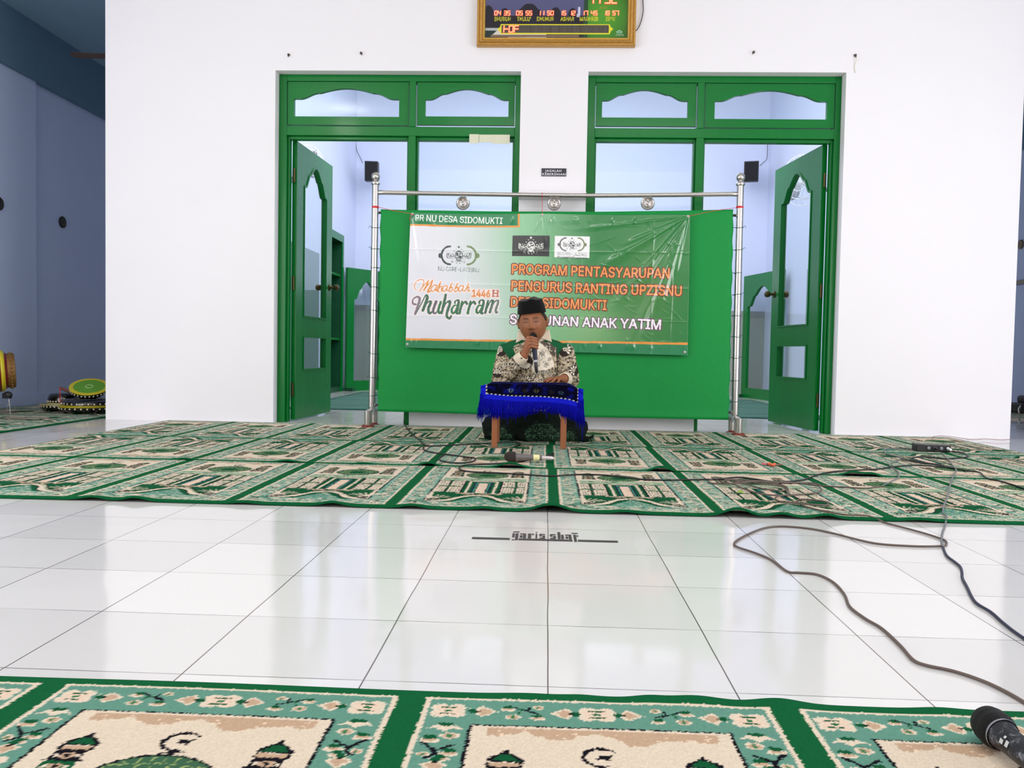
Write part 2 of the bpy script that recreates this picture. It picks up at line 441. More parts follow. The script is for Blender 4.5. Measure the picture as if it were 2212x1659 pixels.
def floor_material():
    m = bpy.data.materials.new('white_glazed_floor_tiles'); m.use_nodes = True; nt = m.node_tree; b = nt.nodes['Principled BSDF']
    tc = nt.nodes.new('ShaderNodeTexCoord'); sp = nt.nodes.new('ShaderNodeSeparateXYZ'); nt.links.new(tc.outputs['Object'], sp.inputs[0])
    def mth(op, a, c=None, clamp=False):
        n = nt.nodes.new('ShaderNodeMath'); n.operation = op; n.use_clamp = clamp
        for i, v in enumerate((a, c)):
            if v is None: continue
            if hasattr(v, 'is_linked') or hasattr(v, 'node'): nt.links.new(v, n.inputs[i])
            else: n.inputs[i].default_value = v
        return n.outputs[0]
    wn = nt.nodes.new('ShaderNodeTexNoise'); wn.inputs['Scale'].default_value = 2.3; nt.links.new(tc.outputs['Object'], wn.inputs['Vector'])
    wob = mth('MULTIPLY', mth('SUBTRACT', wn.outputs['Fac'], 0.5), 0.006)
    def cell(out, off):
        t = mth('DIVIDE', mth('SUBTRACT', mth('ADD', out, wob), off), 0.3)
        fl = mth('FLOOR', t); fr = mth('SUBTRACT', t, fl)
        d = mth('MULTIPLY', mth('MINIMUM', fr, mth('SUBTRACT', 1.0, fr)), 0.3)
        return fl, d
    ix, dx = cell(sp.outputs[0], 0.0113); iy, dy = cell(sp.outputs[1], 2.516)
    gx = mth('LESS_THAN', dx, 0.0013); gy = mth('LESS_THAN', dy, 0.0012)
    vx = nt.nodes.new('ShaderNodeCombineXYZ'); nt.links.new(ix, vx.inputs[0]); nt.links.new(iy, vx.inputs[1])
    wh = nt.nodes.new('ShaderNodeTexWhiteNoise'); nt.links.new(vx.outputs[0], wh.inputs['Vector'])
    mr = nt.nodes.new('ShaderNodeMapRange'); nt.links.new(wh.outputs['Value'], mr.inputs[0]); mr.inputs[3].default_value = 0.64; mr.inputs[4].default_value = 0.72
    cc = nt.nodes.new('ShaderNodeCombineColor')
    nt.links.new(mr.outputs[0], cc.inputs[0]); nt.links.new(mth('MULTIPLY', mr.outputs[0], 0.985), cc.inputs[1]); nt.links.new(mth('MULTIPLY', mr.outputs[0], 0.965), cc.inputs[2])
    gn = nt.nodes.new('ShaderNodeTexNoise'); gn.inputs['Scale'].default_value = 5; nt.links.new(tc.outputs['Object'], gn.inputs['Vector'])
    gs = nt.nodes.new('ShaderNodeMapRange'); nt.links.new(gn.outputs['Fac'], gs.inputs[0]); gs.inputs[1].default_value = 0.3; gs.inputs[2].default_value = 0.6; gs.inputs[3].default_value = 0.35; gs.inputs[4].default_value = 1.0
    fac = mth('MAXIMUM', gx, mth('MULTIPLY', gy, gs.outputs[0]))
    mx = nt.nodes.new('ShaderNodeMix'); mx.data_type = 'RGBA'; nt.links.new(fac, mx.inputs[0]); nt.links.new(cc.outputs[0], mx.inputs[6]); mx.inputs[7].default_value = (*L3(104, 96, 92), 1)
    nt.links.new(mx.outputs[2], b.inputs['Base Color'])
    b.inputs['Roughness'].default_value = 0.09; b.inputs['Specular IOR Level'].default_value = 0.5
    # each tile lies at its own slight tilt
    n2 = nt.nodes.new('ShaderNodeTexNoise'); n2.inputs['Scale'].default_value = 3.0; nt.links.new(tc.outputs['Object'], n2.inputs['Vector'])
    bp = nt.nodes.new('ShaderNodeBump'); bp.inputs['Strength'].default_value = 0.25; bp.inputs['Distance'].default_value = 0.01
    nt.links.new(n2.outputs['Fac'], bp.inputs['Height']); nt.links.new(bp.outputs['Normal'], b.inputs['Normal'])
    return m
M_floor = floor_material()

# ------------------------------------------------------------------ the setting
def struct(mb, name, m, label, cat, **k):
    return tag(mb.build(name, m, **k), label, cat, kind='structure')
HC = 3.7
struct(MB().box(-6.5, 6.5, -3.6, 12.0, -0.12, 0.0), 'floor', M_floor, 'white glazed square floor tiles with dark grout lines', 'floor')
struct(MB().box(-4.62, 5.15, -2.6, D, HC, HC+0.12), 'ceiling', M_ceil, 'white hall ceiling high above the white tiles', 'ceiling')
XL0, XL1, XM0, XM1, XR0, XR1 = -3.18, -1.954, -0.222, 0.246, 2.008, 3.20
ZO = 2.492; TW = 0.17
w = MB()
w.box(XL0, XL1, D, D+TW, 0, HC); w.box(XM0, XM1, D, D+TW, 0, HC); w.box(XR0, XR1, D, D+TW, 0, HC)
w.box(XL1, XM0, D, D+TW, ZO, HC); w.box(XM1, XR0, D, D+TW, ZO, HC)
struct(w, 'wall_front', M_wall, 'white wall with two tall green door openings facing the hall', 'wall')
for nm, x0, x1, lb in (('trim_1', -0.985, XM0, 'low white wall under the left window behind the banner stand'), ('trim_2', XM1, 1.045, 'low white wall under the right window behind the banner stand')):
    struct(MB().box(x0, x1, D+0.055, D+TW, 0, 0.62), nm, M_wall, lb, 'wall')
struct(MB().box(XM0+0.001, XM1-0.001, D-0.105, D+0.01, 1.602, 1.645), 'trim_3', M_wall, 'white ledge on the pier between the doors just under the small sign', 'ledge', bevel=0.004)
# aisles beside the inner hall
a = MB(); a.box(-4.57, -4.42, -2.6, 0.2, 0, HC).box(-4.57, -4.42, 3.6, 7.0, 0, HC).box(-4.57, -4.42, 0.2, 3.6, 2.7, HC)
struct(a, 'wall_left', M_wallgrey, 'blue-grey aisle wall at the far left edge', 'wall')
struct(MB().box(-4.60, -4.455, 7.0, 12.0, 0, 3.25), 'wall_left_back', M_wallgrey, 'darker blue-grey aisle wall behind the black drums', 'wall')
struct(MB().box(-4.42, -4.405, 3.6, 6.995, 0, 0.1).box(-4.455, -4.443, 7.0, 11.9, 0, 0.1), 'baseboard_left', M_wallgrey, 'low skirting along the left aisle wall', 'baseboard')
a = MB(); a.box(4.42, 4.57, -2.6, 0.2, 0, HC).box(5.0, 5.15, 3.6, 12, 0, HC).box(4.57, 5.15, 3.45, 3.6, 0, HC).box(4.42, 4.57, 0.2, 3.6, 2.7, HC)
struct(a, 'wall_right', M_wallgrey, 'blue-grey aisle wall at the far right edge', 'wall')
for sx, nm in ((-1, 'left'), (1, 'right')):
    q = (-4.6, -3.19) if sx < 0 else (3.21, 5.15)
    struct(MB().box(q[0], q[1], D, 12, 3.25, 3.4), 'ceiling_'+nm, M_ceilaisle, 'dim ceiling over the '+nm+' aisle', 'ceiling')
    q = (-4.5, -4.38) if sx < 0 else (4.95, 5.05)
    struct(MB().box(q[0], q[1], 3.6, 12, 2.775, 3.25), 'trim_'+('6' if sx < 0 else '7'), M_banding, 'dark blue-grey raised beam high along the '+nm+' aisle wall', 'banding')  # darker box run along the top of the aisle wall
# inner hall behind the doors
YB = 11.2
struct(MB().box(-3.18, 3.2, YB, YB+0.15, 0, 4.2), 'wall_back', M_wallblue, 'pale blue back wall of the inner hall seen through the doors', 'wall')
struct(MB().box(-2.98, -2.63, D+TW, 9.74, 0, 4.2).box(-2.98, -2.63, 10.46, YB, 0, 4.2).box(-2.98, -2.63, 9.74, 10.46, 1.955, 4.2).box(-3.0, -2.98, 9.74, 10.46, 0, 1.955), 'wall_inner_left', M_wallblue, 'pale blue left wall of the inner hall', 'wall')
struct(MB().box(2.88, 3.03, D+TW, YB, 0, 4.2), 'wall_inner_right', M_wallblue, 'pale blue right wall of the inner hall', 'wall')
struct(MB().box(-2.9, 3.1, D+TW, YB+0.15, 4.2, 4.3), 'ceiling_inner', M_ceil, 'white ceiling of the inner hall', 'ceiling')
struct(MB().box(-2.625, 2.875, YB-0.012, YB, 0, 1.06), 'trim_4', M_dado, 'grey tiled dado along the back wall of the inner hall', 'dado')
struct(MB().box(-2.625, 2.875, YB-0.016, YB, 1.06, 1.14), 'trim_5', M_dadoborder, 'patterned border strip on top of the grey dado', 'border')

# ------------------------------------------------------------------ green doors with transoms
def arch_outline(x0, x1, z0, z1, zs, n=36, style=0):
    """closed outline of a pane: flat bottom z0, shoulders at zs, ogee rise to z1; sampled with a fixed count"""
    w = x1-x0; top = []
    for i in range(n+1):
        t = i/n; s = min(t, 1-t)*2          # 0 at the sides .. 1 in the middle
        if s < 0.10: h = 0
        elif s < 0.46: q = (s-0.10)/0.36; h = 0.56*(3*q*q-2*q**3)**1.1
        elif s < 0.50: h = 0.56
        else: q = (s-0.50)/0.50; h = 0.56+0.44*math.sin(q*math.pi/2)
        top.append((x0+w*t, zs+(z1-zs)*h))
    bot = [(x1-w*i/n, z0) for i in range(n+1)]
    return top+bot
def rect_outline(x0, x1, z0, z1, n=36):
    w = x1-x0
    return [(x0+w*i/n, z1) for i in range(n+1)]+[(x1-w*i/n, z0) for i in range(n+1)]
M_gdado = mat('grey_green_painted_dado', (104, 132, 124), 0.5, noise=0.08, nscale=8)
for sx, xw, h_, nm in ((-1, -2.63, 1.62, 'trim_8'), (1, 2.88, 1.52, 'trim_9')):
    q = sorted((xw, xw-sx*0.008)); struct(MB().box(q[0], q[1], D+TW+.02, 9.4, 0, h_), nm, M_gdado, 'grey-green dado on the '+('left' if sx < 0 else 'right')+' side wall of the inner hall', 'dado')
struct(MB().box(2.78, 2.872, 8.45, 8.85, 0, 1.52), 'trim_10', M_wallblue, 'pale pilaster standing against the right dado of the inner hall', 'pilaster')
w1 = thing('window_1', (-0.46, YB-.02, 1.62), 'small bright window in the back wall of the inner hall', 'window', kind='structure')
MB().ring(rect_outline(-.60, -.32, 1.36, 1.90), rect_outline(-.56, -.36, 1.40, 1.86), YB-.03, YB-.001).build('window_frame', M_white, w1)
MB().box(-.56, -.36, YB-.012, YB-.002, 1.40, 1.86).build('window_pane', mat('daylit_window', (250, 252, 255), .5, emit=(245, 250, 255), estr=3.2), w1)
struct(MB().box(-.75, .75, YB-.10, YB-.02, 0, 1.34), 'trim_11', mat('dark_added_panel', (58, 78, 76), .5, noise=.1, nscale=9), 'unseen dark panel added to darken the reflection in the door glass', 'reflection_panel')  # added behind the banner so the door glass reflects something dark
struct(MB().box(-4.57, 4.57, -3.75, -3.6, 0, 2.25), 'rear_glare_wall', M_wall, 'unseen low wall added behind the camera to cut the banner glare', 'wall')  # unseen, added to keep sky glare off the flat banner
def inset_edge(pts, m):     # thin moulding strip around a pane
    cx = sum(p[0] for p in pts)/len(pts); cz = sum(p[1] for p in pts)/len(pts)
    return [(x+(m if x < cx-1e-6 else -m if x > cx+1e-6 else 0)*min(1, abs(x-cx)/m), z+(m if z < cz else -m)) for x, z in pts]

def transom(parent, x0, x1, z0, z1, y, ga, gb):
    s = MB(); gl0, gl1 = x0+ga, x1-gb
    pane = arch_outline(gl0, gl1, z0+0.060, z1-0.045, z1-0.120)
    s.ring(rect_outline(x0, x1, z0, z1), pane, y, y+0.03)
    o = s.build('transom_sash', M_greenh, parent)
    MB().prism(rect_outline(gl0-0.004, gl1+0.004, z0+0.056, z1-0.041), y+0.013, y+0.017).build('glass_pane', M_glass, o)
    return o
def leaf(parent, hinge, free, z0, z1, handside):
    """door leaf standing open: local x runs from the hinge to the free edge"""
    h = Vector(hinge); f = Vector(free); d = (f-h); L = d.length; d.normalize()
    n = Vector((-d.y, d.x, 0)); Mx = Matrix(((d.x, n.x, 0, h.x), (d.y, n.y, 0, h.y), (0, 0, 1, 0), (0, 0, 0, 1)))
    T = 0.036; H = z1-z0; s = MB()
    zp1, zp2 = z0+0.36*1.0, z0+0.62        # lower pane
    zu0, zu1 = z0+0.76, z1-0.10            # tall upper pane with arched head
    g0, g1 = 0.15, L-0.14
    up = arch_outline(g0, g1, zu0, zu1, zu1-0.19)
    s.ring(rect_outline(0, L, zp2+0.07, z1), up, -T/2, T/2, Mx)
    s.ring(rect_outline(0, L, z0, zp2+0.07), rect_outline(g0, g1, zp1, zp2), -T/2, T/2, Mx)
    lf = s.build('door_leaf', M_green, parent)
    e = MB()
    e.ring(up, inset_edge(up, 0.012), -T/2-0.006, T/2+0.006, Mx)
    lo = rect_outline(g0, g1, zp1, zp2); e.ring(lo, inset_edge(lo, 0.012), -T/2-0.006, T/2+0.006, Mx)
    e.build('glazing_bead', M_green, lf)
    MB().prism(rect_outline(g0-.003, g1+.003, zu0-.003, zu1+.003), -0.002, 0.002, Mx).build('glass_pane', M_glass, lf)
    MB().prism(rect_outline(g0-.003, g1+.003, zp1-.003, zp2+.003), -0.002, 0.002, Mx).build('glass_pane', M_glass, lf)
    k = MB(); zc = z0+1.03; xc = L-0.055
    for sd in (-1, 1):
        k.lathe([(0.028, 0), (0.028, 0.006), (0.012, 0.01), (0.011, 0.035), (0.022, 0.042), (0.026, 0.055), (0.025, 0.072), (0.014, 0.08)], Mx @ Vector((xc, sd*T/2, zc)), (n*sd), 18)
    k.build('door_knob', M_bronze, lf, smooth=True, angle=40)
    for zz in (z0+0.22, z0+1.0, z1-0.25):
        q = MB(); q.cyl((h.x, h.y-0.012, zz-0.05), (h.x, h.y-0.012, zz+0.05), 0.008, n=12); q.build('hinge', M_bronze, lf)
    return lf
def door_set(name, xa, xb, xmul, door_left, label):
    """xa..xb the whole opening; xmul the post between door and window"""
    yf = D+0.08; yb = D+TW-0.005; root = thing(name, ((xa+xb)/2, yf, 0), label, 'door', kind='structure')
    fr = MB(); fw = 0.045; zt = 2.445; zb0, zb1 = 2.062, 2.128
    fr.box(xa+0.001, xa+fw+0.012, yf, yb, 0, ZO-0.001); fr.box(xb-fw+0.005, xb-0.001, yf, yb, 0, ZO-0.001)
    fr.box(xa+fw+0.012, xb-fw+0.005, yf, yb, zt, ZO-0.001)
    fr.box(xa+fw+0.012, xb-fw+0.005, yf, yb, zb0, zb1)
    fr.box(xmul-0.026, xmul+0.026, yf-0.004, yb, 0, zb0); fr.box(xmul-0.024, xmul+0.024, yf-0.004, yb, zb1, zt)
    # rebates: a second, narrower step round each light
    st = 0.014
    xd0, xd1 = (xa+fw+0.012, xmul-0.026) if door_left else (xmul+0.026, xb-fw+0.005)
    xw0, xw1 = (xmul+0.026, xb-fw+0.005) if door_left else (xa+fw+0.012, xmul-0.026)
    for (p0, p1, zl) in ((xd0, xd1, 0.0), (xw0, xw1, 0.62)):
        fr.box(p0, p0+st, yf+0.03, yb, zl, zb0); fr.box(p1-st, p1, yf+0.03, yb, zl, zb0); fr.box(p0+st, p1-st, yf+0.03, yb, zb0-0.022, zb0)
    fr.build('door_frame', M_green, root, bevel=0.003)
    transom(root, xd0+0.004, xd1-0.004, zb1+0.010, zt-0.003, yf+0.010, *((0.046, 0.068) if door_left else (0.068, 0.050)))
    transom(root, xw0+0.004, xw1-0.004, zb1+0.016, zt-0.003, yf+0.012, *((0.060, 0.044) if door_left else (0.044, 0.060)))
    MB().box(xw0+st-0.002, xw1-st+0.002, yf+0.052, yf+0.056, 0.621, zb0-0.02).build('window_pane', M_glass, root)
    if door_left: leaf(root, (xd0+0.03, D+TW+0.012, 0), (xd0+0.075, D+TW+0.012+0.82, 0), 0.012, 2.045, 1)
    else: leaf(root, (xd1-0.03, D+TW+0.012, 0), (xd1-0.135, D+TW+0.012+0.83, 0), 0.012, 2.045, -1)
    return root
door_set('door_1', XL1, XM0, -0.992, True, 'left green door set, its glazed leaf swung inward beside the window')
door_set('door_2', XM1, XR0, 1.040, False, 'right green door set, its glazed leaf swung inward at the right jamb')
# strips of tape on the head of the left window
for k, (a0, a1, b0, b1, lb) in enumerate(((1014, 1034, 290, 310, 'leftmost cream tape strip at the top of the left window'), (1035, 1064, 291, 308, 'middle cream tape strip at the top of the left window'), (1064, 1101, 291, 311, 'rightmost and largest cream tape strip at the top of the left window'))):
    p = PY(a0, b0, D+0.079); q = PY(a1, b1, D+0.079)
    tag(MB().box(p.x, q.x, D+0.0758, D+0.0775, q.z, p.z).build('tape_strip', M_paper), lb, 'tape', 'cream tape strips on the left window')

# ------------------------------------------------------------------ inner hall things
M_spk = mat('black_speaker_cloth', (14, 14, 18), 0.8, bump=0.5, bscale=500)
M_cone = mat('speaker_cone', (30, 30, 36), 0.6)
def speaker(px0, py0, px1, py1, yy, rot, tilt, label, wire):
    a = PY(px0, py0, yy); b = PY(px1, py1, yy); c = (a+b)/2; w_, h_ = (b.x-a.x)*0.93, (a.z-b.z)*0.95
    r = thing('wall_speaker', c, label, 'speaker', 'black speakers in the corners of the inner hall')
    Mx = Matrix.Translation(c) @ Matrix.Rotation(rot, 4, 'Z') @ Matrix.Rotation(tilt, 4, 'X')
    MB().box(-w_/2, w_/2, 0, 0.2, -h_/2, h_/2, Mx).build('cabinet', M_black, r, bevel=0.006)
    g = MB().box(-w_/2+.012, w_/2-.012, -0.008, 0.001, -h_/2+.012, h_/2-.012, Mx); g.build('grille', M_spk, r, bevel=0.004)
    bk = MB(); bk.cyl(Mx @ Vector((0, 0.2, 0)), Mx @ Vector((0, 0.36, 0.02)), 0.02); bk.build('bracket', M_grey, r)
    wp = [PY(x, y, YB-0.03) for x, y in wire]
    tag(MB().tube(smooth_path(wp, 4), 0.0035, 6).build('speaker_wire', M_sand), 'thin dark wire running down to the '+('left' if c.x < 0 else 'right')+' inner hall speaker', 'wire')
    return r
speaker(787, 347, 817, 392, 10.7, 0.12, 0.12, 'black box speaker high in the left corner behind the left door', [(769, 270), (769, 296), (770, 322), (776, 336), (784, 352)])
speaker(1607, 347, 1639, 393, 10.7, -0.22, 0.14, 'black box speaker high in the right corner behind the right door', [(1658, 270), (1658, 300), (1657, 340), (1650, 350), (1641, 358)])
def screen(p0, p1, label):
    """low green partition with one arched glass pane; p0 near foot, p1 far foot"""
    h = Vector(p0); f = Vector(p1); d = f-h; L = d.length; d.normalize(); n = Vector((-d.y, d.x, 0))
    Mx = Matrix(((d.x, n.x, 0, h.x), (d.y, n.y, 0, h.y), (0, 0, 1, 0), (0, 0, 0, 1)))
    r = thing('partition_screen', h, label, 'screen', 'low green glazed screens in the inner hall')
    pane = arch_outline(0.12, L-0.12, 0.13, 1.42, 1.18)
    MB().ring(rect_outline(0, L, 0.0, 1.58), pane, -0.02, 0.02, Mx).build('screen_frame', M_green, r)
    MB().prism(rect_outline(0.118, L-0.118, 0.128, 1.425), -0.003, 0.003, Mx).build('glass_pane', M_glass, r)
    for u in (0, L-0.06): MB().box(u, u+0.06, -0.12, 0.12, 0, 0.04, Mx).build('foot', M_greendark, r)
screen((-2.58, 10.52, 0), (-2.20, 11.12, 0), 'green glazed partition screen behind the left door leaf')
screen((2.79, 10.0, 0), (2.57, 11.0, 0), 'green glazed partition screen behind the right door leaf')
c = thing('tall_cupboard', (-2.75, 10.1, 0), 'tall dark green open cupboard against the left wall behind the left door', 'cupboard')
cb = MB(); x0, x1, y0, y1, zt = -2.97, -2.622, 9.755, 10.445, 1.93
cb.box(x0, x0+.02, y0+.03, y1-.03, 0, zt).box(x0, x1, y0, y0+.03, 0, zt).box(x0, x1, y1-.03, y1, 0, zt).box(x0+.02, x1, y0+.03, y1-.03, zt-.04, zt).box(x0+.02, x1, y0+.03, y1-.03, 0, .06)
cb.build('carcass', M_greendark, c)
for zz in (0.65, 1.45): MB().box(x0+.02, x1-.01, y0+.03, y1-.03, zz, zz+.025).build('shelf', M_green, c)
MB().box(x1+.001, x1+.018, y0-.02, y0+.04, 0, zt+.04).box(x1+.001, x1+.018, y1-.04, y1+.02, 0, zt+.04).box(x1+.001, x1+.018, y0+.04, y1-.04, zt-.05, zt+.04).build('face_frame', M_green, c)
def wall_fan(cpt, axis, wallx, label, rad):
    c = Vector(cpt); ax = Vector(axis).normalized(); r = thing('wall_fan', c, label, 'fan', 'white wall fans in the inner hall')
    a = ax.orthogonal().normalized(); b = ax.cross(a); g = MB()
    for rr, off in ((rad, 0), (rad*.72, .045), (rad*.4, .06), (rad*.72, -.045)):
        g.tube([c+ax*off+(a*math.cos(t)+b*math.sin(t))*rr for t in [2*math.pi*k/40 for k in range(40)]], 0.004, 6, True)
    for k in range(20):
        t = 2*math.pi*k/20; u = a*math.cos(t)+b*math.sin(t)
        g.tube([c+ax*.062+u*.03, c+ax*.045+u*rad*.72, c+u*rad, c-ax*.045+u*rad*.72, c-ax*.06+u*.05], 0.002, 4)
    g.build('cage', M_white, r)
    for k in range(3):
        t = 2*math.pi*k/3+.4; bl = MB(); pts = []
        for i in range(9):
            q = 0.2+0.68*i/8; wv = rad*0.26*math.sin(math.pi*(i+1.5)/11)
            u = a*math.cos(t)+b*math.sin(t); v = -a*math.sin(t)+b*math.cos(t); pts.append((c+u*rad*q+v*wv+ax*.015, c+u*rad*q-v*wv-ax*.015))
        vs = [p for pr in pts for p in pr]; bl.add(vs, [(2*i, 2*i+1, 2*i+3, 2*i+2) for i in range(8)])
        o = bl.build('blade', M_grey, r, smooth=True); sm = o.modifiers.new('solid', 'SOLIDIFY'); sm.thickness = 0.003
    mo = MB(); mo.lathe([(0.02, 0.03), (0.05, 0.0), (0.055, -.08), (0.03, -.14)], c, ax, 18); mo.build('motor', M_white, r, smooth=True, angle=40)
    ar = MB(); ar.tube([c-ax*.1, Vector((wallx*0.985, c.y, c.z-.2)), Vector((wallx, c.y, c.z-.3))], 0.018, 8); ar.build('arm', M_grey, r)
wall_fan(PY(668, 352, 8.2), (0.75, -0.6, -0.1), -2.63, 'white wall fan on the left inner wall behind the left door leaf', 0.17)
wall_fan(PY(1733, 390, 8.0), (-0.75, -0.6, -0.15), 2.88, 'white wall fan on the right inner wall seen through the right door glass', 0.235)
# striped runner in the inner hall
cv = Canvas(0.5, 1.2, 0.005, (22, 92, 78))
for k, y in enumerate(np.arange(0.02, 1.2, 0.105)):
    cv.rect(0, y, 0.5, y+0.012, (196, 214, 196)); cv.rect(0, y+0.02, 0.5, y+0.028, (12, 60, 52))
def inner_runner(x0, x1, label):
    xs = np.linspace(x0, x1, 60); ys = np.linspace(7.25, 10.2, 440)
    X, Y = np.meshgrid(xs, ys); Z = 0.009+0*X
    C_ = cv.sample(np.mod(X, 0.5), np.mod(Y-7.25, 1.155))
    return tag(grid_mesh('inner_hall_carpet', np.stack([X, Y, Z], -1), len(xs), len(ys), C_, M_rugattr, skirt=(0, 0, -0.0088)), label, 'carpet')
M_rugattr = attr_mat('woven_carpet_pile', 0.95, 0.08, bump=0.5, bscale=900, mottle=0.22, mscale=260)
inner_runner(-2.3, 2.5, 'teal green striped carpet on the floor behind the doors')
cl = MB(); cl.add([(1.98+0.05*i+random.uniform(-.01, .01), 10.0+.07*j, 0.012+0.05*abs(math.sin(i*1.7+j*2.1))) for j in range(4) for i in range(4)], [(4*j+i, 4*j+i+1, 4*j+i+5, 4*j+i+4) for j in range(3) for i in range(3)])
o = cl.build('crumpled_cloth', mat('black_white_cloth', (150, 150, 145), 0.9, noise=0.9, nscale=30), smooth=True); o.modifiers.new('s', 'SOLIDIFY').thickness = 0.004
tag(o, 'small crumpled patterned cloth on the striped carpet behind the right door', 'cloth')
# ------------------------------------------------------------------ prayer rugs
G_BAR, G_TEAL, G_CREAM, G_BEIGE, G_BLACK, G_DK, G_PINK = (16, 92, 52), (98, 146, 128), (220, 204, 182), (192, 162, 134), (20, 18, 26), (16, 84, 50), (226, 200, 178)
TW_, TH_ = 0.558, 1.06
def rug_tile(res, seed=3, big=1.0):
    """one prayer place: u across from bar centre to bar centre, v from the near hem (0) to the hem past the dome (TH_)"""
    R = random.Random(seed); B = big; cv = Canvas(TW_, TH_, res, G_BAR)
    bw = 0.022
    cv.rect(bw, 0.022, TW_-bw, TH_-0.022, G_CREAM)
    ln = .007 if big == 1.0 else .0085
    cv.rect(bw+ln, 0.028, TW_-bw-ln, TH_-0.028, G_TEAL if big == 1.0 else (116, 162, 144))
    il, ir, ib, it = 0.100, TW_-0.100, 0.112, TH_-0.112
    # --- flowered border
    def flower(x, y, s=1.0):
        s *= B
        for (a, b) in ((-.013, -.010), (.013, -.010), (-.013, .010), (.013, .010)):
            cv.ell(x+a*s, y+b*s, .0135*s, .0125*s, G_CREAM)
        cv.ell(x, y, .016*s, .014*s, G_CREAM)
        for (a, b) in ((-.010, -.008), (.010, -.008), (-.010, .008), (.010, .008)):
            cv.ell(x+a*s, y+b*s, .009*s, .008*s, G_PINK)
        cv.rect(x-.012*s, y+.008*s, x+.012*s, y+.0125*s, G_DK); cv.rect(x-.012*s, y-.0125*s, x+.012*s, y-.009*s, G_DK); cv.ell(x, y, .005*s, .004*s, (40, 110, 70))
    def tulip(x, y, d, s=1.0, vert=False):
        s *= B
        f = (lambda a, b: (x+b*s, y+a*d*s)) if vert else (lambda a, b: (x+a*d*s, y+b*s))
        cv.poly([f(-.016, .004), f(-.004, .020), f(.022, .0), f(-.004, -.020), f(-.016, -.004), f(-.024, .012), f(-.02, -.012)], G_CREAM)
        cv.poly([f(-.012, .0), f(-.002, .014), f(.014, .0), f(-.002, -.014)], G_BEIGE)
        cv.ell(*f(-.018, 0), .008*s, .007*s, G_DK); cv.ell(*f(-.010, 0), .004*s, .003*s, G_BLACK)
    def rosette(x, y, s=1.0, c=G_CREAM):
        s *= B
        cv.ell(x, y, .014*s, .011*s, c); cv.ell(x, y, .010*s, .008*s, G_BEIGE); cv.rect(x-.004*s, y-.006*s, x+.003*s, y+.006*s, (60, 120, 80))
    def bud(x, y, s=1.0):
        s *= B*B
        cv.ell(x, y-.006*s, .014*s, .007*s, G_CREAM); cv.ell(x, y-.004*s, .010*s, .004*s, G_BEIGE); cv.ell(x, y+.004*s, .009*s, .006*s, G_DK)
    def twig(x, y, d, s=1.0, c=G_BLACK):
        cv.stroke([(x-.02*d*s, y-.010*s), (x-.004*d*s, y-.001*s), (x+.010*d*s, y+.006*s), (x+.024*d*s, y+.014*s)], .0045*s, c)
        cv.stroke([(x-.004*d*s, y-.001*s), (x-.006*d*s, y+.012*s)], .004*s, c); cv.stroke([(x+.006*d*s, y+.004*s), (x+.012*d*s, y-.010*s)], .0035*s, G_DK)
    if big > 1.0:
        # seen from afar the flower border reads as close cream, pink and dark flecks running across
        for _ in range(1500):
            if R.random() < .62: x0 = R.choice([bw+.010, TW_-.088]); x = x0+R.uniform(0, .040); l = R.uniform(.006, .024); y = R.uniform(.035, TH_-.035)
            else: x = R.uniform(.03, TW_-.05); l = R.uniform(.008, .026); y = R.choice([R.uniform(.034, .098), R.uniform(TH_-.098, TH_-.034)])
            cv.stroke([(x, y), (x+l*.5, y+R.uniform(-.002, .002)), (x+l, y+R.uniform(-.003, .003))], R.uniform(.0034, .0062), R.choice([G_CREAM, G_CREAM, G_CREAM, G_PINK, (150, 176, 150), G_DK, (66, 112, 92)]))
        for k in range(9):
            y = .10+.105*k
            for x, s_ in ((bw+.036, 1), (TW_-bw-.036, -1)):
                cv.stroke([(x-.016*s_, y+.010), (x, y), (x+.018*s_, y-.012)], .0045, G_BLACK); cv.stroke([(x, y), (x-.010*s_, y-.012)], .004, (24, 40, 60))
    for yc in (() if big > 1.0 else (TH_-0.067, 0.070)):
        up = 1 if yc > .5 else -1
        flower(.060, yc); flower(TW_-.060, yc)
        mid = TW_/2; flower(mid, yc)
        for sgn in (-1, 1):
            tulip(mid+sgn*.047, yc, sgn, .95); tulip(mid+sgn*.165, yc, -sgn, .95)
            twig(mid+sgn*.103, yc+.006, sgn, .95); rosette(mid+sgn*.122, yc-.015, .8); bud(mid+sgn*.086, yc-.014, .8); bud(mid+sgn*.130, yc+.014, .8); rosette(mid+sgn*.085, yc+.018, .6)
    n = 0
    for xc, sx in ((.062, 1), (TW_-.062, -1)):
        y = TH_-.112; k = 0
        while y > .115 and big == 1.0:
            if k % 4 == 0:
                cv.poly([(xc-.026, y-.016), (xc-.012, y), (xc+.012, y), (xc+.026, y-.016), (xc+.012, y-.012), (xc, y-.022), (xc-.012, y-.012)], G_CREAM); cv.ell(xc, y, .012, .006, G_DK); y -= .034
            elif k % 4 == 1:
                rosette(xc+sx*.010, y, .9); bud(xc-sx*.016, y-.010, 1.0); y -= .034
            elif k % 4 == 2:
                cv.stroke([(xc-sx*.024, y+.012), (xc-sx*.008, y-.006), (xc-sx*.002, y-.018), (xc-sx*.014, y-.030)], .006, G_BLACK); cv.stroke([(xc-sx*.004, y-.010), (xc+sx*.020, y+.008)], .005, G_BLACK)
                bud(xc+sx*.014, y-.012, .95); rosette(xc-sx*.018, y-.020, .6); bud(xc+sx*.006, y-.028, .8); y -= .050
            else:
                tulip(xc, y, -1, .9, True); flower(xc, y-.040, .85); y -= .078
            k += 1
    # --- inner field: black line, cream line, picture of a mosque
    cv.rect(il-.005, ib-.004, ir+.005, it+.003, G_BLACK); cv.rect(il, ib, ir, it, G_CREAM)
    W_ = ir-il; mid = TW_/2
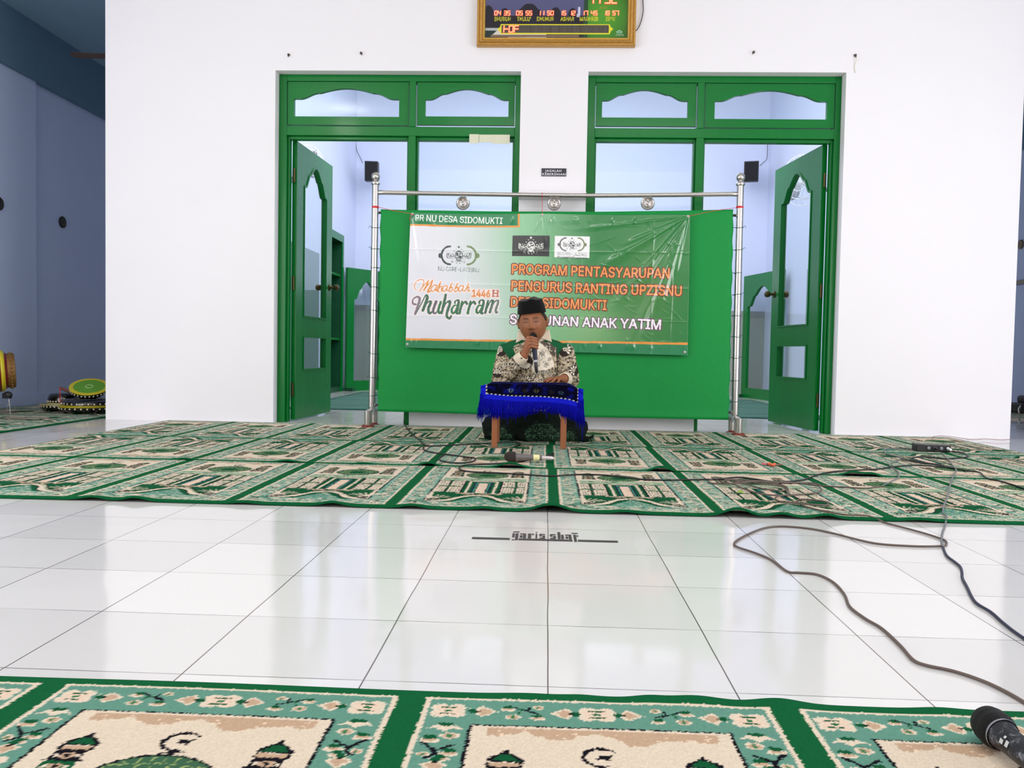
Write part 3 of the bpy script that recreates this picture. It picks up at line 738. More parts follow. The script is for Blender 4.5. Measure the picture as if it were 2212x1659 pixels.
    # beige sky dip under the top line
    px = [il+.022]; py = [it-.006]; top = []
    for i in range(41):
        t = i/40; x = il+.022+(W_-.040)*t
        top.append((x, it-.030-.020*math.exp(-((t-.66)/.09)**2)-.010*math.exp(-((t-.30)/.07)**2)+.014*math.exp(-((t-.17)/.06)**2)+.012*math.exp(-((t-.50)/.08)**2)+.004*R.uniform(-1, 1)))
    cv.poly([(il+.022, it-.007), (ir-.018, it-.007)]+top[::-1], G_BEIGE)
    for _ in range(26): cv.ell(R.uniform(il+.03, ir-.03), it-R.uniform(.01, .035), .003, .0015, (232, 208, 182))
    # crescent and star
    cy_ = it-.083
    a = [math.radians(q) for q in range(40, 300, 12)]
    cv.stroke([(mid+.016+.023*math.cos(t)-.016, cy_+.024*math.sin(t)) for t in a], [.003, .007, .006, .003], G_BLACK)
    cv.ell(mid+.004, cy_, .0075, .006, G_BLACK); cv.stroke([(mid-.006, cy_-.004), (mid+.014, cy_+.006)], .0035, G_BLACK); cv.stroke([(mid-.004, cy_+.006), (mid+.010, cy_-.008)], .0035, G_BLACK)
    cv.stroke([(mid, cy_-.026), (mid, cy_-.040)], .010, G_BLACK); cv.stroke([(mid-.012, cy_-.034), (mid+.016, cy_-.028)], .004, G_BLACK)
    # dome
    dy = it-.205
    cv.ell(mid, dy, .092, .086, G_BLACK); cv.ell(mid, dy, .088, .082, (62, 100, 74))
    for k in range(7):
        yy = dy-.066+.020*k; hw = .086*math.sqrt(max(0, 1-((yy-dy)/.08)**2)); cv.stroke([(mid-hw, yy), (mid, yy+.010), (mid+hw, yy)], .0020, (150, 166, 104))
        for j in range(9):
            x = mid-hw+2*hw*(j+.5*(k % 2))/8
            if abs(x-mid) < hw: cv.stroke([(x, yy+.005), (x+.0015, yy+.022)], .0018, (150, 166, 104))
    cv.ell(mid, dy-.004, .036, .030, G_DK); cv.stroke([(mid-.018, dy-.008), (mid+.018, dy-.002)], .004, G_BLACK)
    # minarets
    for s in (-1, 1):
        x = mid+s*.128; y = it-.072
        cv.poly([(x-.024, y-.030), (x-.022, y-.020), (x-.004, y-.006), (x+.002, y+.006), (x+.006, y-.006), (x+.024, y-.020), (x+.026, y-.032)], G_BLACK)
        cv.poly([(x-.018, y-.028), (x-.004, y-.010), (x+.006, y-.010), (x+.020, y-.028)], G_DK)
        cv.rect(x-.024, y-.046, x+.024, y-.032, G_BLACK); cv.rect(x-.019, y-.043, x+.019, y-.032, G_BEIGE)
        yy = y-.046
        for k in range(5):
            hw = .020+.002*k
            cv.rect(x-hw, yy-.026, x+hw, yy, G_DK if k % 2 else G_BLACK); cv.rect(x-hw-.006, yy-.026, x+hw+.006, yy-.022, G_BLACK)
            cv.ell(x, yy-.013, .010, .008, G_BEIGE); cv.ell(x, yy-.013, .005, .005, G_BLACK)
            for q in (-.013, .013): cv.rect(x+q-.003, yy-.018, x+q+.003, yy-.008, G_CREAM)
            yy -= .027
    # band of roofs and trees below the dome
    y0 = dy-.082
    cv.rect(il+.010, y0-.075, ir-.010, y0, (150, 176, 146))
    for _ in range(150):
        x = R.uniform(il+.012, ir-.04); y = R.uniform(y0-.074, y0-.002); l = R.uniform(.01, .03)
        cv.stroke([(x, y), (x+l, y+R.uniform(-.003, .003))], R.uniform(.002, .004), R.choice([G_CREAM, (60, 120, 84), G_BLACK, (206, 214, 180), G_CREAM, (84, 140, 110)]))
    # facade: two floors of arched windows each side of a gate
    yt = y0-.072; ybm = ib+.185
    cv.rect(il+.012, ybm, ir-.012, yt, G_DK)
    fh = (yt-ybm)/2
    for s in (-1, 1):
        for k in (0, 1):
            yb_ = ybm+fh*k+.008
            for c in (0, 1):
                xc = mid+s*(.105+.052*c)
                cv.rect(xc-.023, yb_, xc+.023, yb_+fh-.018, G_BLACK)
                cv.rect(xc-.020, yb_+.003, xc+.020, yb_+fh-.026, G_CREAM); cv.ell(xc, yb_+fh-.028, .020, .010, G_CREAM)
                for q in (-.010, 0, .010): cv.stroke([(xc+q, yb_+.006), (xc+q, yb_+fh-.026)], .0022, (40, 70, 50))
            cv.stroke([(mid+s*.078, ybm+fh*k), (mid+s*.178, ybm+fh*k)], .004, (130, 160, 130))
    gz = [(.083, (232, 214, 192), 0), (.078, G_BLACK, .004), (.070, G_DK, .008), (.058, G_CREAM, .012), (.047, G_DK, .026), (.036, (24, 28, 60), .036), (.028, (70, 150, 126), .044), (.022, G_BLACK, .056), (.018, G_PINK, .064)]
    for hw, c, dt in gz: cv.rect(mid-hw, ybm, mid+hw, yt-dt, c)
    for _ in range(14): cv.ell(mid+R.uniform(-.013, .013), R.uniform(ybm+.005, yt-.075), .0025, .003, G_BEIGE)
    # stones, garden and the forked path
    cv.rect(il+.012, ib+.006, ir-.012, ybm, G_DK)
    for s in (-1, 1):
        for k in range(7):
            x = mid+s*.165; y = ib+.05; a_ = math.radians(20+18*k)
            cv.stroke([(x, y+.01), (x-s*math.cos(a_)*.075, y+.012+math.sin(a_)*.070)], .005, G_CREAM)
        cv.rect(min(mid+s*.13, mid+s*.175), ib+.012, max(mid+s*.13, mid+s*.175), ib+.05, G_BLACK)
        for k in range(4): cv.stroke([(mid+s*.174, ib+.02+.012*k), (mid+s*.135, ib+.035+.012*k)], .0035, G_CREAM)
        # path: cream with dark lines, from centre out to the corner
        P = [(mid, ybm-.034), (mid+s*.05, ybm-.052), (mid+s*.115, ib+.045), (ir-mid and mid+s*(W_/2-.002), ib+.002)]
        Q = [(mid, ybm-.062), (mid+s*.045, ybm-.090), (mid+s*.085, ib+.022), (mid+s*.135, ib-.006)]
        cv.poly([P[0], P[1], P[2], P[3], (mid+s*.16, ib-.004), Q[3], Q[2], Q[1], Q[0]], G_CREAM)
        cv.stroke(P, .006, G_BLACK, 4); cv.stroke([(x, y-.013) for x, y in P[:3]]+[(mid+s*(W_/2-.02), ib+.004)], .005, (110, 140, 100), 4)
        cv.poly([Q[0], Q[1], Q[2], Q[3], (mid+s*.075, ib-.006), (mid+s*.03, ybm-.120)], G_DK); cv.stroke(Q, .006, G_BLACK, 4)
    cv.poly([(mid, ybm-.066), (mid+.030, ybm-.112), (mid+.085, ib-.004), (mid-.085, ib-.004), (mid-.030, ybm-.112)], (92, 144, 124))
    for _ in range(110):
        t = R.random(); x = mid+R.uniform(-1, 1)*.07*t; y = ybm-.08-t*(ybm-.08-ib); cv.stroke([(x-.006, y), (x+.006, y)], .003, R.choice([G_CREAM, G_TEAL, (70, 130, 110)]))
    for k in range(20):
        x = mid-.082+.0086*k; y = ybm-.012+.010*math.sin(k*1.3)-.018*(1-abs(x-mid)/.09)
        cv.ell(x, y, .008, .007, G_BLACK); cv.ell(x, y, .006, .0055, R.choice([G_BEIGE, G_CREAM, (190, 160, 140)]))
    for s in (-1, 1): cv.stroke([(mid+s*.02, ybm-.004), (mid+s*.085, ybm-.006)], .010, (196, 168, 146))
    return cv

def wobble(x, y, amp, f, sd):
    return amp*(np.sin(x*f+sd)+0.6*np.sin(x*f*2.3+y*f*1.7+sd*2)+0.4*np.sin(y*f*3.1+sd*3))
def streaks(xs, ys, sd, n=2):
    r = np.random.default_rng(sd); a = r.random((len(ys), max(2, len(xs)//n)))
    k = np.minimum(np.arange(len(xs))//n, a.shape[1]-1); return a[:, k]
M_rug = attr_mat('prayer_rug_pile', 0.97, 0.05, bump=0.6, bscale=700, mottle=0.16, mscale=420)
def rug(name, label, xs, ys, u0, ynear, flip, zfun, tile, jitter, edge_y=None, group='green patterned prayer rugs on the tiles'):
    """zfun(X,Y): height of the pile; pattern place 0 starts at x=u0; flip: dome towards the camera"""
    X, Y = np.meshgrid(xs, ys)
    jx = (rng.random(X.shape)-.5)*jitter; jy = (rng.random(X.shape)-.5)*jitter
    U = np.mod(X+jx+wobble(X, Y, .0012, 9, 1.0)-u0, TW_); V = (Y+jy-ynear)
    if flip: V = TH_-V; U = TW_-U
    C_ = tile.sample(U, np.clip(V, 0, TH_))
    edge = np.minimum(V, TH_-V)
    C_ = C_*(0.93+0.14*rng.random(X.shape))[..., None]
    Z = zfun(X, Y)
    o = grid_mesh(name, np.stack([X, Y, Z], -1), len(xs), len(ys), C_, M_rug, skirt=(0, 0, -0.0085))
    return tag(o, label, 'rug', group)
def bumps(X, dist, lst, reach=.07):
    h = np.zeros_like(X); fall = np.clip(1-dist/reach, 0, 1)**2
    for (x0, a, s) in lst: h = h+a*np.exp(-((X-x0)/s)**2)
    return h*fall
tile_f = rug_tile(0.0015); tile_c = rug_tile(0.0025, big=1.28)
# near rug, at the camera's feet
xs = np.concatenate([np.arange(-2.7, -0.99, .03), np.arange(-0.99, 0.80, .0026), np.arange(0.80, 2.7, .03)])
ys = np.concatenate([np.arange(0.20, 0.94, .03), np.arange(0.94, 1.2582, .0026)])
yn = 1.258-TH_
fb = [(x0, a, s) for x0, a, s in ((.165, .004, .03), (.235, .007, .05), (.36, .008, .045), (.60, .003, .04), (-.02, .002, .05), (.06, .002, .03))]
rug('prayer_rug', 'prayer rug nearest the camera, its dome pattern cut off by the bottom edge', xs, ys, -0.196, yn, False,
    lambda X, Y: 0.0115+bumps(X, 1.258-Y, fb, .06)+.0008*np.sin(X*9), tile_f, .0030)
# far block: three overlapping runners
xs = np.arange(-3.0, 3.0, .0045); ys = np.arange(2.765, 3.752, .0045)
ab = [(FL(a, b).x, h, s) for a, b, h, s in ((190, 1085, .010, .05), (285, 1087, .012, .05), (520, 1094, .006, .05), (715, 1098, .012, .05), (890, 1100, .010, .05), (1045, 1104, .008, .05), (1190, 1104, .024, .065), (1350, 1110, .007, .05), (1590, 1116, .026, .06), (1690, 1122, .014, .05), (1790, 1127, .013, .05), (2000, 1134, .006, .06))]
rug('prayer_rug', 'front one of the three far prayer rugs, beside the bare white tiles', xs, ys, 0.034, 2.765, False,
    lambda X, Y: 0.0105+bumps(X, Y-2.765, ab, .085)+.0006*np.sin(X*7), tile_c, .0045)
xs = np.arange(-2.68, 3.0, .005); ys = np.arange(3.755, 4.7215, .005)
bb = [(FL(a, b).x, h, s) for a, b, h, s in ((420, 992, .008, .05), (640, 996, .010, .06), (800, 999, .006, .05), (933, 1004, .016, .045), (1105, 1008, .024, .06), (1425, 1020, .022, .05), (1850, 1036, .020, .05), (1890, 1037, .014, .04))]
rug('prayer_rug', 'middle one of the three far prayer rugs, under the low table legs', xs, ys, 0.024, 3.755, True,
    lambda X, Y: 0.0105+np.clip(1-(Y-3.755)/.05, 0, 1)*.004+bumps(X, Y-3.755, bb, .075), tile_c, .005)
xs = np.arange(-2.68, 2.76, .005); ys = np.arange(4.725, 5.765, .006)
rug('prayer_rug', 'back one of the three far prayer rugs, under the seated man along the wall', xs, ys, 0.040, 4.715, False,
    lambda X, Y: 0.0105+np.clip(1-(Y-4.725)/.05, 0, 1)*.003, tile_c, .005)
# aisle rugs: runners that lie along the side walls
for sx, lb in ((-1, 'prayer rug in the left aisle under the drums'), (1, 'prayer rug in the right aisle at the far right edge')):
    n0 = 0.0105; xa, xb = (-4.40, -3.235) if sx < 0 else (3.90, 4.97)
    xs = np.arange(xa, xb, .009); ys = np.arange(3.9 if sx < 0 else 7.78, 9.0, .009); X, Y = np.meshgrid(xs, ys)
    dist = (xb-X) if sx < 0 else (X-xa)
    C_ = tile_c.sample(np.mod(Y+.2, TW_), np.clip(dist*TH_/(xb-xa), 0, TH_)); C_ = C_*(0.9+.2*rng.random(X.shape))[..., None]
    tag(grid_mesh('prayer_rug', np.stack([X, Y, 0*X+n0], -1), len(xs), len(ys), C_, M_rug, skirt=(0, 0, -0.0085)), lb, 'rug', 'green patterned prayer rugs on the tiles')

# ------------------------------------------------------------------ row marking on the tiles
M_ink = mat('black_floor_sticker', (58, 50, 52), 0.5)
fm = MB(); p0 = FL(1023, 1163.5); p1 = FL(1335, 1171.5); th = .034; z_ = .0012
dv = (p1-p0).normalized(); nv = Vector((-dv.y, dv.x, 0)); L = (p1-p0).length
P_ = lambda u, v: p0+dv*u+nv*v+Vector((0, 0, z_))
ta = (FL(1104, 1165)-p0).dot(dv); tb = (FL(1251, 1167)-p0).dot(dv)
def quad(u0, u1, v0, v1): fm.add([P_(u0, v0), P_(u1, v0), P_(u1, v1), P_(u0, v1)], [(0, 1, 2, 3)])
quad(-.005, ta-.004, -.006, .016)
quad(ta+.11*(tb-ta), ta+.90*(tb-ta), -.006, .014); quad(tb-.004, L, -.006, .016)
# stencil-cut letters built from upright and level blocks: g a r i s / s h a f
def glyph(ch, u, w):
    h = .060; b = .020
    Q = lambda a0, a1, v0, v1: quad(u+a0*w, u+a1*w, b+v0*h, b+v1*h)
    if ch == 'g': Q(0, .40, .38, 1); Q(0, .40, .10, .30); Q(.52, 1, -.45, 1); Q(0, .44, -.5, -.34); Q(.05, 1.15, 1.25, 1.42)
    if ch == 'a': Q(0, .5, .80, 1); Q(0, .42, .10, .58); Q(.52, 1, 0, 1)
    if ch == 'r': Q(0, .52, 0, 1); Q(.60, 1, .76, 1)
    if ch == 'i': Q(.2, .8, 0, 1); Q(.2, .8, 1.22, 1.40)
    if ch == 's': Q(0, 1, .82, 1); Q(0, .44, .48, .74); Q(.54, 1, .26, .62); Q(0, 1, 0, .18)
    if ch == 'h': Q(0, .46, 0, 1.5); Q(.56, 1, 0, .92)
    if ch == 'f': Q(0, .52, -.5, 1.02); Q(.60, 1, .62, .88); Q(-.3, 1.0, 1.25, 1.42)
wt = tb-ta
for ch, a0, a1 in (('g', .01, .10), ('a', .125, .215), ('r', .245, .335), ('i', .35, .39), ('s', .415, .50), ('s', .575, .66), ('h', .69, .78), ('a', .805, .895), ('f', .925, 1.0)):
    glyph(ch, ta+wt*a0, wt*(a1-a0))
tag(fm.build('floor_marking', M_ink), 'black row marking reading garis shaf on the white tiles', 'sticker')
# ------------------------------------------------------------------ banner stand of stainless pipe with its green backdrop
YS = 5.72
M_rubber = mat('red_brown_rubber_pad', (126, 52, 40), 0.7)
M_string = mat('dark_green_string', (16, 84, 56), 0.7)
M_red = mat('red_tape_and_string', (206, 30, 40), 0.6)
xl, xr = -1.208, 1.284
st = thing('banner_stand', ((xl+xr)/2, YS, 0), 'stainless steel banner stand with ball-topped posts carrying the green backdrop', 'stand')
for s, x, zt, xb_ in ((-1, xl, 1.672, xl-.008), (1, xr, 1.690, xr+.006)):
    p = MB(); p.cyl((xb_, YS, .13), (x, YS, zt), .0235, n=28); o = p.build('post', M_steel, st, smooth=True, angle=40)
    b = MB(); b.lathe([(.0235, 0), (.030, .006), (.031, .016), (.022, .026), (.014, .030), (.014, .036)], (x, YS, zt), n=28); b.ball((x, YS, zt+.058), .030, 28, 16); b.build('finial', M_steel, o, smooth=True, angle=40)
    ft = MB(); fy, by = 5.60, 5.81
    ft.tube(smooth_path([(xb_, YS, .17), (xb_, YS, .135), (xb_, YS-.03, .112), (xb_, fy+.03, .108)], 6), .0215, 20)
    ft.cyl((xb_, fy, .122), (xb_, fy, .022), .0265, n=24); ft.cyl((xb_, by, .115), (xb_, by, .022), .0225, n=24)
    ft.cyl((xb_, fy, .095), (xb_, by, .095), .014, n=16); ft.build('foot', M_steel, st, smooth=True, angle=40)
    for y_, r_ in ((fy, .043), (by, .036)):
        if y_ > 5.7 : zb_ = .0
        else: zb_ = .0105
        MB().lathe([(r_, 0), (r_, .010), (r_*.8, .013)], (xb_, y_, zb_+.0005), n=24).cyl((xb_, y_, zb_+.01), (xb_, y_, .026), .02).build('foot_pad', M_rubber, st, smooth=True, angle=40)
    tz = PY(812 if s < 0 else 1597, 448, YS).z
    MB().lathe([(.0243, -.007), (.0243, .007)], (x, YS, tz), n=24, cap=False).build('red_tape', M_red, st, smooth=True)
ra = PY(826, 416, YS); rb = PY(1590, 419, YS); rm = PY(1200, 421.5, YS)
MB().tube(smooth_path([(xl, YS, ra.z+.001), ((xl+xr)/2-.3, YS, rm.z), ((xl+xr)/2+.3, YS, rm.z), (xr, YS, rb.z)], 10), .0155, 20).build('top_rail', M_steel, st, smooth=True)
z2 = PY(830, 455, YS).z
MB().tube([(xl, YS+.01, z2-.012), (xr, YS+.01, z2-.004)], .010, 14).build('cloth_rail', M_steel, st, smooth=True)
MB().tube([(xl, YS+.01, .150), (xr, YS+.01, .150)], .010, 14).build('bottom_rail', M_steel, st, smooth=True)
for px, py in ((1000, 439), (1197, 440), (1399, 439)):
    c = PY(px, py, YS); m = MB()
    m.lathe([(.046, -.006), (.047, .002), (.042, .008), (.036, .006), (.033, .000), (.030, .002), (.026, .006), (.022, .003), (.018, .006), (.012, .007), (.010, .003), (.006, .006), (.001, .008)], c, (0, -1, 0), 40)
    for k in range(5):
        t = 2*math.pi*k/5; m.ball((c.x+.021*math.sin(t), c.y-.005, c.z+.021*math.cos(t)), .0075, 12, 8, (1, .6, 1))
    m.build('rosette', M_steel, st, smooth=True, angle=50)
    MB().cyl((c.x, YS, c.z+.040), (c.x, YS, c.z+.062), .005).build('rosette_pin', M_steel, st)
# strings that lace the cloth to the posts
for s, x, pys in ((-1, xl, (492, 538, 579, 621, 671, 764, 815, 854)), (1, xr, (492, 540, 590, 637, 683, 728, 773, 822, 868))):
    for k, py in enumerate(pys):
        z = PY(806 if s < 0 else 1594, py, YS).z; q = MB()
        q.tube([(x+.0255*math.cos(t), YS+.0255*math.sin(t), z+.003*math.sin(t+k)) for t in [2*math.pi*i/20 for i in range(20)]], .0022, 5, True)
        q.tube([(x-s*.024, YS-.005, z), (x-s*.062, YS-.014, z+.004*(-1)**k)], .002, 5)
        if k in (0, 1, 3, 5, 6): q.tube([(x+s*.02, YS-.016, z), (x+s*.032, YS-.026, z+.012), (x+s*.040, YS-.02, z-.004+.016*(k % 2))], .0018, 5)
        q.build('tie_string', M_string, st)
# green backdrop
M_cloth = mat('green_backdrop_cloth', (6, 140, 60), 0.62, spec=0.3, noise=0.10, nscale=180, bump=0.25, bscale=420)
TLc, TRc, BLc, BRc = PY(822, 452, 5.70), PY(1584, 452.5, 5.70), PY(816, 888, 5.70), PY(1574, 907, 5.70)
def cloth_pt(u, v):
    p = TLc.lerp(TRc, u).lerp(BLc.lerp(BRc, u), v)
    p = p+Vector((0, 0, -.016*math.sin(math.pi*u)*(1-v)-.004*math.sin(math.pi*u)*v))
    d = .004*math.sin(u*9+.6)+.003*math.sin(u*23+v*3)+.006*math.sin(v*3.1)*math.sin(u*5)
    if v > .955: d -= .006*(v-.955)/.045
    e = min(u, 1-u)
    sc = .003*math.sin(v*math.pi*17)*max(0, 1-e/.03)
    return Vector((p.x+(sc if u < .5 else -sc), p.y+d, p.z))
nu, nv = 120, 70
m = MB(); m.add([cloth_pt(i/nu, j/nv) for j in range(nv+1) for i in range(nu+1)], [(j*(nu+1)+i, (j+1)*(nu+1)+i, (j+1)*(nu+1)+i+1, j*(nu+1)+i+1) for j in range(nv) for i in range(nu)])
o = m.build('backdrop_cloth', M_cloth, smooth=True); sd = o.modifiers.new('solid', 'SOLIDIFY'); sd.thickness = .0015; sd.offset = -1
tag(o, 'plain green backdrop cloth laced between the steel posts behind the printed banner', 'backdrop')

# ------------------------------------------------------------------ printed vinyl banner
YBn = 5.662
bTL, bTR, bBL, bBR = PY(887, 459.5, YBn), PY(1491, 464, YBn), PY(876, 751, YBn), PY(1485, 768, YBn)
BW, BH = (bTR-bTL).length, (bTL-bBL).length
RB = .0016
def ban_xy(px, py):
    """photo pixel on the banner -> canvas metres (x right, y up)"""
    u, v = .5, .5
    for _ in range(12):
        a = (887+(1491-887)*u, 459.5+(464-459.5)*u); b = (876+(1485-876)*u, 751+(768-751)*u)
        v = (py-a[1])/(b[1]-a[1]); l = a[0]+(b[0]-a[0])*v; x0 = 887+(876-887)*v; x1 = 1491+(1485-1491)*v; u = (px-x0)/(x1-x0)
    return (u*BW, (1-v)*BH)
cv = Canvas(BW, BH, RB, (255, 255, 255))
# printed ground: white at the left running into green towards the right, as on the vinyl
Xn, Yn = cv.X/BW, cv.Y/BH
t = np.clip((Xn-.12)/.72, 0, 1); t = t*t*(3-2*t); t = np.clip(t+.22*(Yn-.45)*np.clip((Xn-.05)*3, 0, 1)*(1-t), 0, 1)
c0, c1, c2 = lin((226, 226, 232)), lin((142, 198, 152)), lin((26, 122, 52))
k1 = np.clip(t*2.5, 0, 1)[..., None]; k2 = np.clip((t-.42)/.45, 0, 1)[..., None]
cv.a[:] = (c0*(1-k1)+c1*k1)*(1-k2)+c2*k2
bl = np.exp(-(((Xn-.66)/.13)**2+((Yn-.18)/.22)**2))[..., None]*.45; cv.a[:] = cv.a*(1-bl)+lin((170, 214, 150))*bl
bl = np.exp(-(((Xn-.86)/.10)**2+((Yn-.42)/.35)**2))[..., None]*.35; cv.a[:] = cv.a*(1-bl)+lin((92, 132, 52))*bl
GH, OR = (24, 128, 76), (232, 150, 60)
def pr(px, py): return ban_xy(px, py)
def ppoly(pts, c): cv.poly([pr(*p) for p in pts], c)
def pstroke(pts, wpx, c, sm=0): cv.stroke([pr(*p) for p in pts], [w*PXM for w in wpx] if hasattr(wpx, '__len__') else wpx*PXM, c, sm)
PXM = BW/606.0
ppoly([(870, 450), (1125, 450), (1124.5, 491), (870, 487.5)], OR); ppoly([(870, 450), (1120.5, 450), (1120.5, 487), (870, 484)], GH)
ppoly([(870, 730.5), (1500, 740), (1500, 745), (870, 734.5)], OR); ppoly([(870, 734.5), (1500, 745), (1500, 780), (870, 760)], GH)
# hem line
RT = math.atan2(-4.5, 604)
def ptext(txt, x0, y0, x1, cap, rgb, bold=0., **k):
    p = pr(x0, y0); q = pr(x1, y0); draw_text(cv, txt, cap*PXM, p[0], p[1], rgb, width=q[0]-p[0], bold=bold, rot=k.pop('rot', -.014), **k)
ptext('PR NU DESA SIDOMUKTI', 897.5, 476.8, 1087, 13.5, (236, 244, 236), .02, rot=-.022)
def outlined(txt, x0, y0, x1, cap, rgb, bold, oc):
    ptext(txt, x0, y0, x1, cap, oc, bold+.095); ptext(txt, x0, y0, x1, cap, rgb, bold)
BRN, OG = (112, 40, 22), (240, 152, 82)
for txt, x0, y0, x1 in (('PROGRAM PENTASYARUPAN', 1108, 590.5, 1446, ), ('PENGURUS RANTING UPZISNU', 1107, 626.5, 1472), ('DESA SIDOMUKTI', 1105.5, 661.5, 1312)):
    outlined(txt, x0, y0, x1, 20.5, OG, .028, BRN)
outlined('SANTUNAN ANAK YATIM', 1103.5, 699, 1428, 20, (246, 240, 246), .032, (108, 66, 92))
# the two framed emblems and the large one
ppoly([(1109, 508), (1190, 508.5), (1188.5, 553.5), (1108, 552.5)], (48, 50, 48)); ppoly([(1200.5, 509), (1276, 509.5), (1275, 556.5), (1199.5, 555)], (240, 240, 240))
def emblem(cx, cy, s, ink, arcs=None, soft=None, bgc=None, caption=None, cap2=None):
    """globe ringed by stars with flowing script to both sides; optional bracket arcs with dots"""
    E = lambda x, y, a, b, c, ring=None: cv.ell(*pr(cx+x*s, cy+y*s), a*s*PXM, b*s*PXM, c, ring=ring)
    S = lambda pts, w, c, sm=4: pstroke([(cx+x*s, cy+y*s) for x, y in pts], w*s, c, sm)
    def star(x, y, r, c):
        cv.poly([pr(cx+(x+(r if i % 2 == 0 else r*.42)*math.sin(math.pi*i/5))*s, cy+(y-(r if i % 2 == 0 else r*.42)*math.cos(math.pi*i/5))*s) for i in range(10)], c)
    star(0, -18.2, 3.6, ink)
    for a in (-52, -26, 26, 52): star(13.2*math.sin(math.radians(a)), -15.3*math.cos(math.radians(a))+.6, 1.6, ink)
    for x, y in ((-10.8, 6.2), (9.2, 6.4), (-4.6, 16.8), (2.2, 17)): star(x, y, 1.7, ink)
    E(0, 0, 9.2, 10.2, ink, .88); E(0, 0, 7.6, 8.6, ink, .86)
    E(-3, -2.6, 2.6, 3.0, ink); E(2.6, -3.4, 2.2, 1.8, ink); E(2.4, 3.4, 3.6, 2.6, ink); E(-2.6, 4.6, 2.0, 1.2, ink); S([(-5, 1), (0, .4), (6, 1.4)], 1.0, ink)
    for sg in (-1, 1):
        S([(sg*9.5, 2.2), (sg*12, .4), (sg*13.5, 3), (sg*16, 3.4), (sg*17.4, -1), (sg*18.6, 3), (sg*21, 3.2)], 1.5, ink)
        S([(sg*21, 3.2), (sg*23.4, -5.2), (sg*24.2, 3)], 1.3, ink); S([(sg*26, -6), (sg*26.6, 3.4), (sg*22, 6.2), (sg*17, 5.6)], 1.3, ink)
        S([(sg*12, -2.5), (sg*14, -3.4), (sg*15, -1.6)], 1.0, ink); S([(sg*18, -4), (sg*20, -4.6)], 1.2, ink); S([(sg*13, 6.6), (sg*15, 8)], 1.0, ink)
        S([(sg*3, 10.4), (sg*6.6, 12.2), (sg*6.4, 15)], 1.2, ink)
    S([(-5, 10.6), (0, 11.4), (5, 10.6)], 1.4, ink); S([(-3.6, 13.2), (0, 12.6), (3.6, 13.2)], 1.0, ink)
    for ch, x in (('N', -16.4), ('U', 10.2)):
        p = pr(cx+x*s, cy+16*s); draw_text(cv, ch, 5.4*s*PXM, p[0], p[1], soft or ink, width=3.6*s*PXM, rot=-.014)
    if arcs:
        for sg, c in ((-1, arcs[0]), (1, arcs[1])):
            S([(sg*(38.5*0+19+18.5*math.cos(math.radians(a)))*1.0, 19.5*math.sin(math.radians(a))) for a in range(-90, 91, 15)], 4.2, c, 2)
            E(sg*40.6, .6, 4.3, 5.4, c)
    if caption:
        p = pr(cx-45*s, cy+33.5*s); draw_text(cv, caption, 9.4*s*PXM, p[0], p[1], soft or ink, width=89*s*PXM, rot=-.016)
    if cap2:
        p = pr(cx-46*s, cy+42.5*s); draw_text(cv, cap2, 5.2*s*PXM, p[0], p[1], ink, width=92*s*PXM, bold=.03, rot=-.016)
emblem(992.5, 550.5, 1.0, (62, 72, 70), ((50, 64, 58), (112, 136, 84)), soft=(96, 112, 104), caption='NU CARE-LAZISNU')
emblem(1149, 531, .98, (232, 232, 226), soft=(180, 180, 176))
emblem(1238, 527, .70, (66, 66, 68), ((104, 100, 100), (120, 128, 90)), soft=(120, 120, 122), caption='NU CARE-LAZISNU', cap2='DESA SIDOMUKTI KEC. KARANGANYAR')
# hand-drawn lettering: Mahabbah
HALO = (244, 232, 232)
def script(strokes, halo=True):
    if halo:
        for pts, w, c in strokes: pstroke(pts, [x+5 for x in w] if hasattr(w, '__len__') else w+5, HALO, 5)
    for pts, w, c in strokes: pstroke(pts, w, c, 5)
O_ = (226, 148, 62)
mh = [([(903, 626), (897, 624), (896, 616), (901, 607), (910, 603.5), (916, 606), (914, 617), (907, 629)], [1, 1.6, 2], O_),
      ([(907, 629), (917, 615), (926, 606)], 1.6, O_), ([(926, 606), (922, 617), (916, 627)], [3, 3.6, 2.4], O_), ([(916, 627), (926, 614), (935, 605)], 1.5, O_), ([(935, 605), (931, 617), (925, 628.5), (928, 630), (932, 627)], [3.2, 4, 2], O_),
      ([(944, 616), (937, 616), (932, 624), (935, 629), (941, 624), (945, 616)], 2, O_), ([(945, 616), (942, 626), (947, 628)], 2, O_),
      ([(951, 628), (947, 629), (953, 609), (951.5, 611), (943, 628)], [1.4, 2.2], O_), ([(945, 628), (952, 619), (956, 618), (954, 628), (958, 627)], 2, O_),
      ([(967, 617), (961, 617), (957, 624), (960, 629), (965, 624), (968, 617)], 2, O_), ([(968, 617), (966, 626), (969, 627)], 2, O_),
      ([(978, 610), (971, 626), (974, 629), (979, 624), (977, 619), (974, 622)], [2.2, 2.2], O_), ([(990, 611), (983, 626), (986, 629), (991, 624), (989, 619), (986, 622)], 2.2, O_),
      ([(1002, 617), (996, 617), (992, 624), (995, 629), (1000, 624), (1003, 617)], 2, O_), ([(1003, 617), (1001, 626), (1004, 627)], 2, O_),
      ([(1014, 611), (1010, 620), (1005, 629)], [2, 2.4], O_), ([(1005, 629), (1012, 620), (1015, 620), (1012, 628), (1017, 626)], 2, O_)]
script(mh)
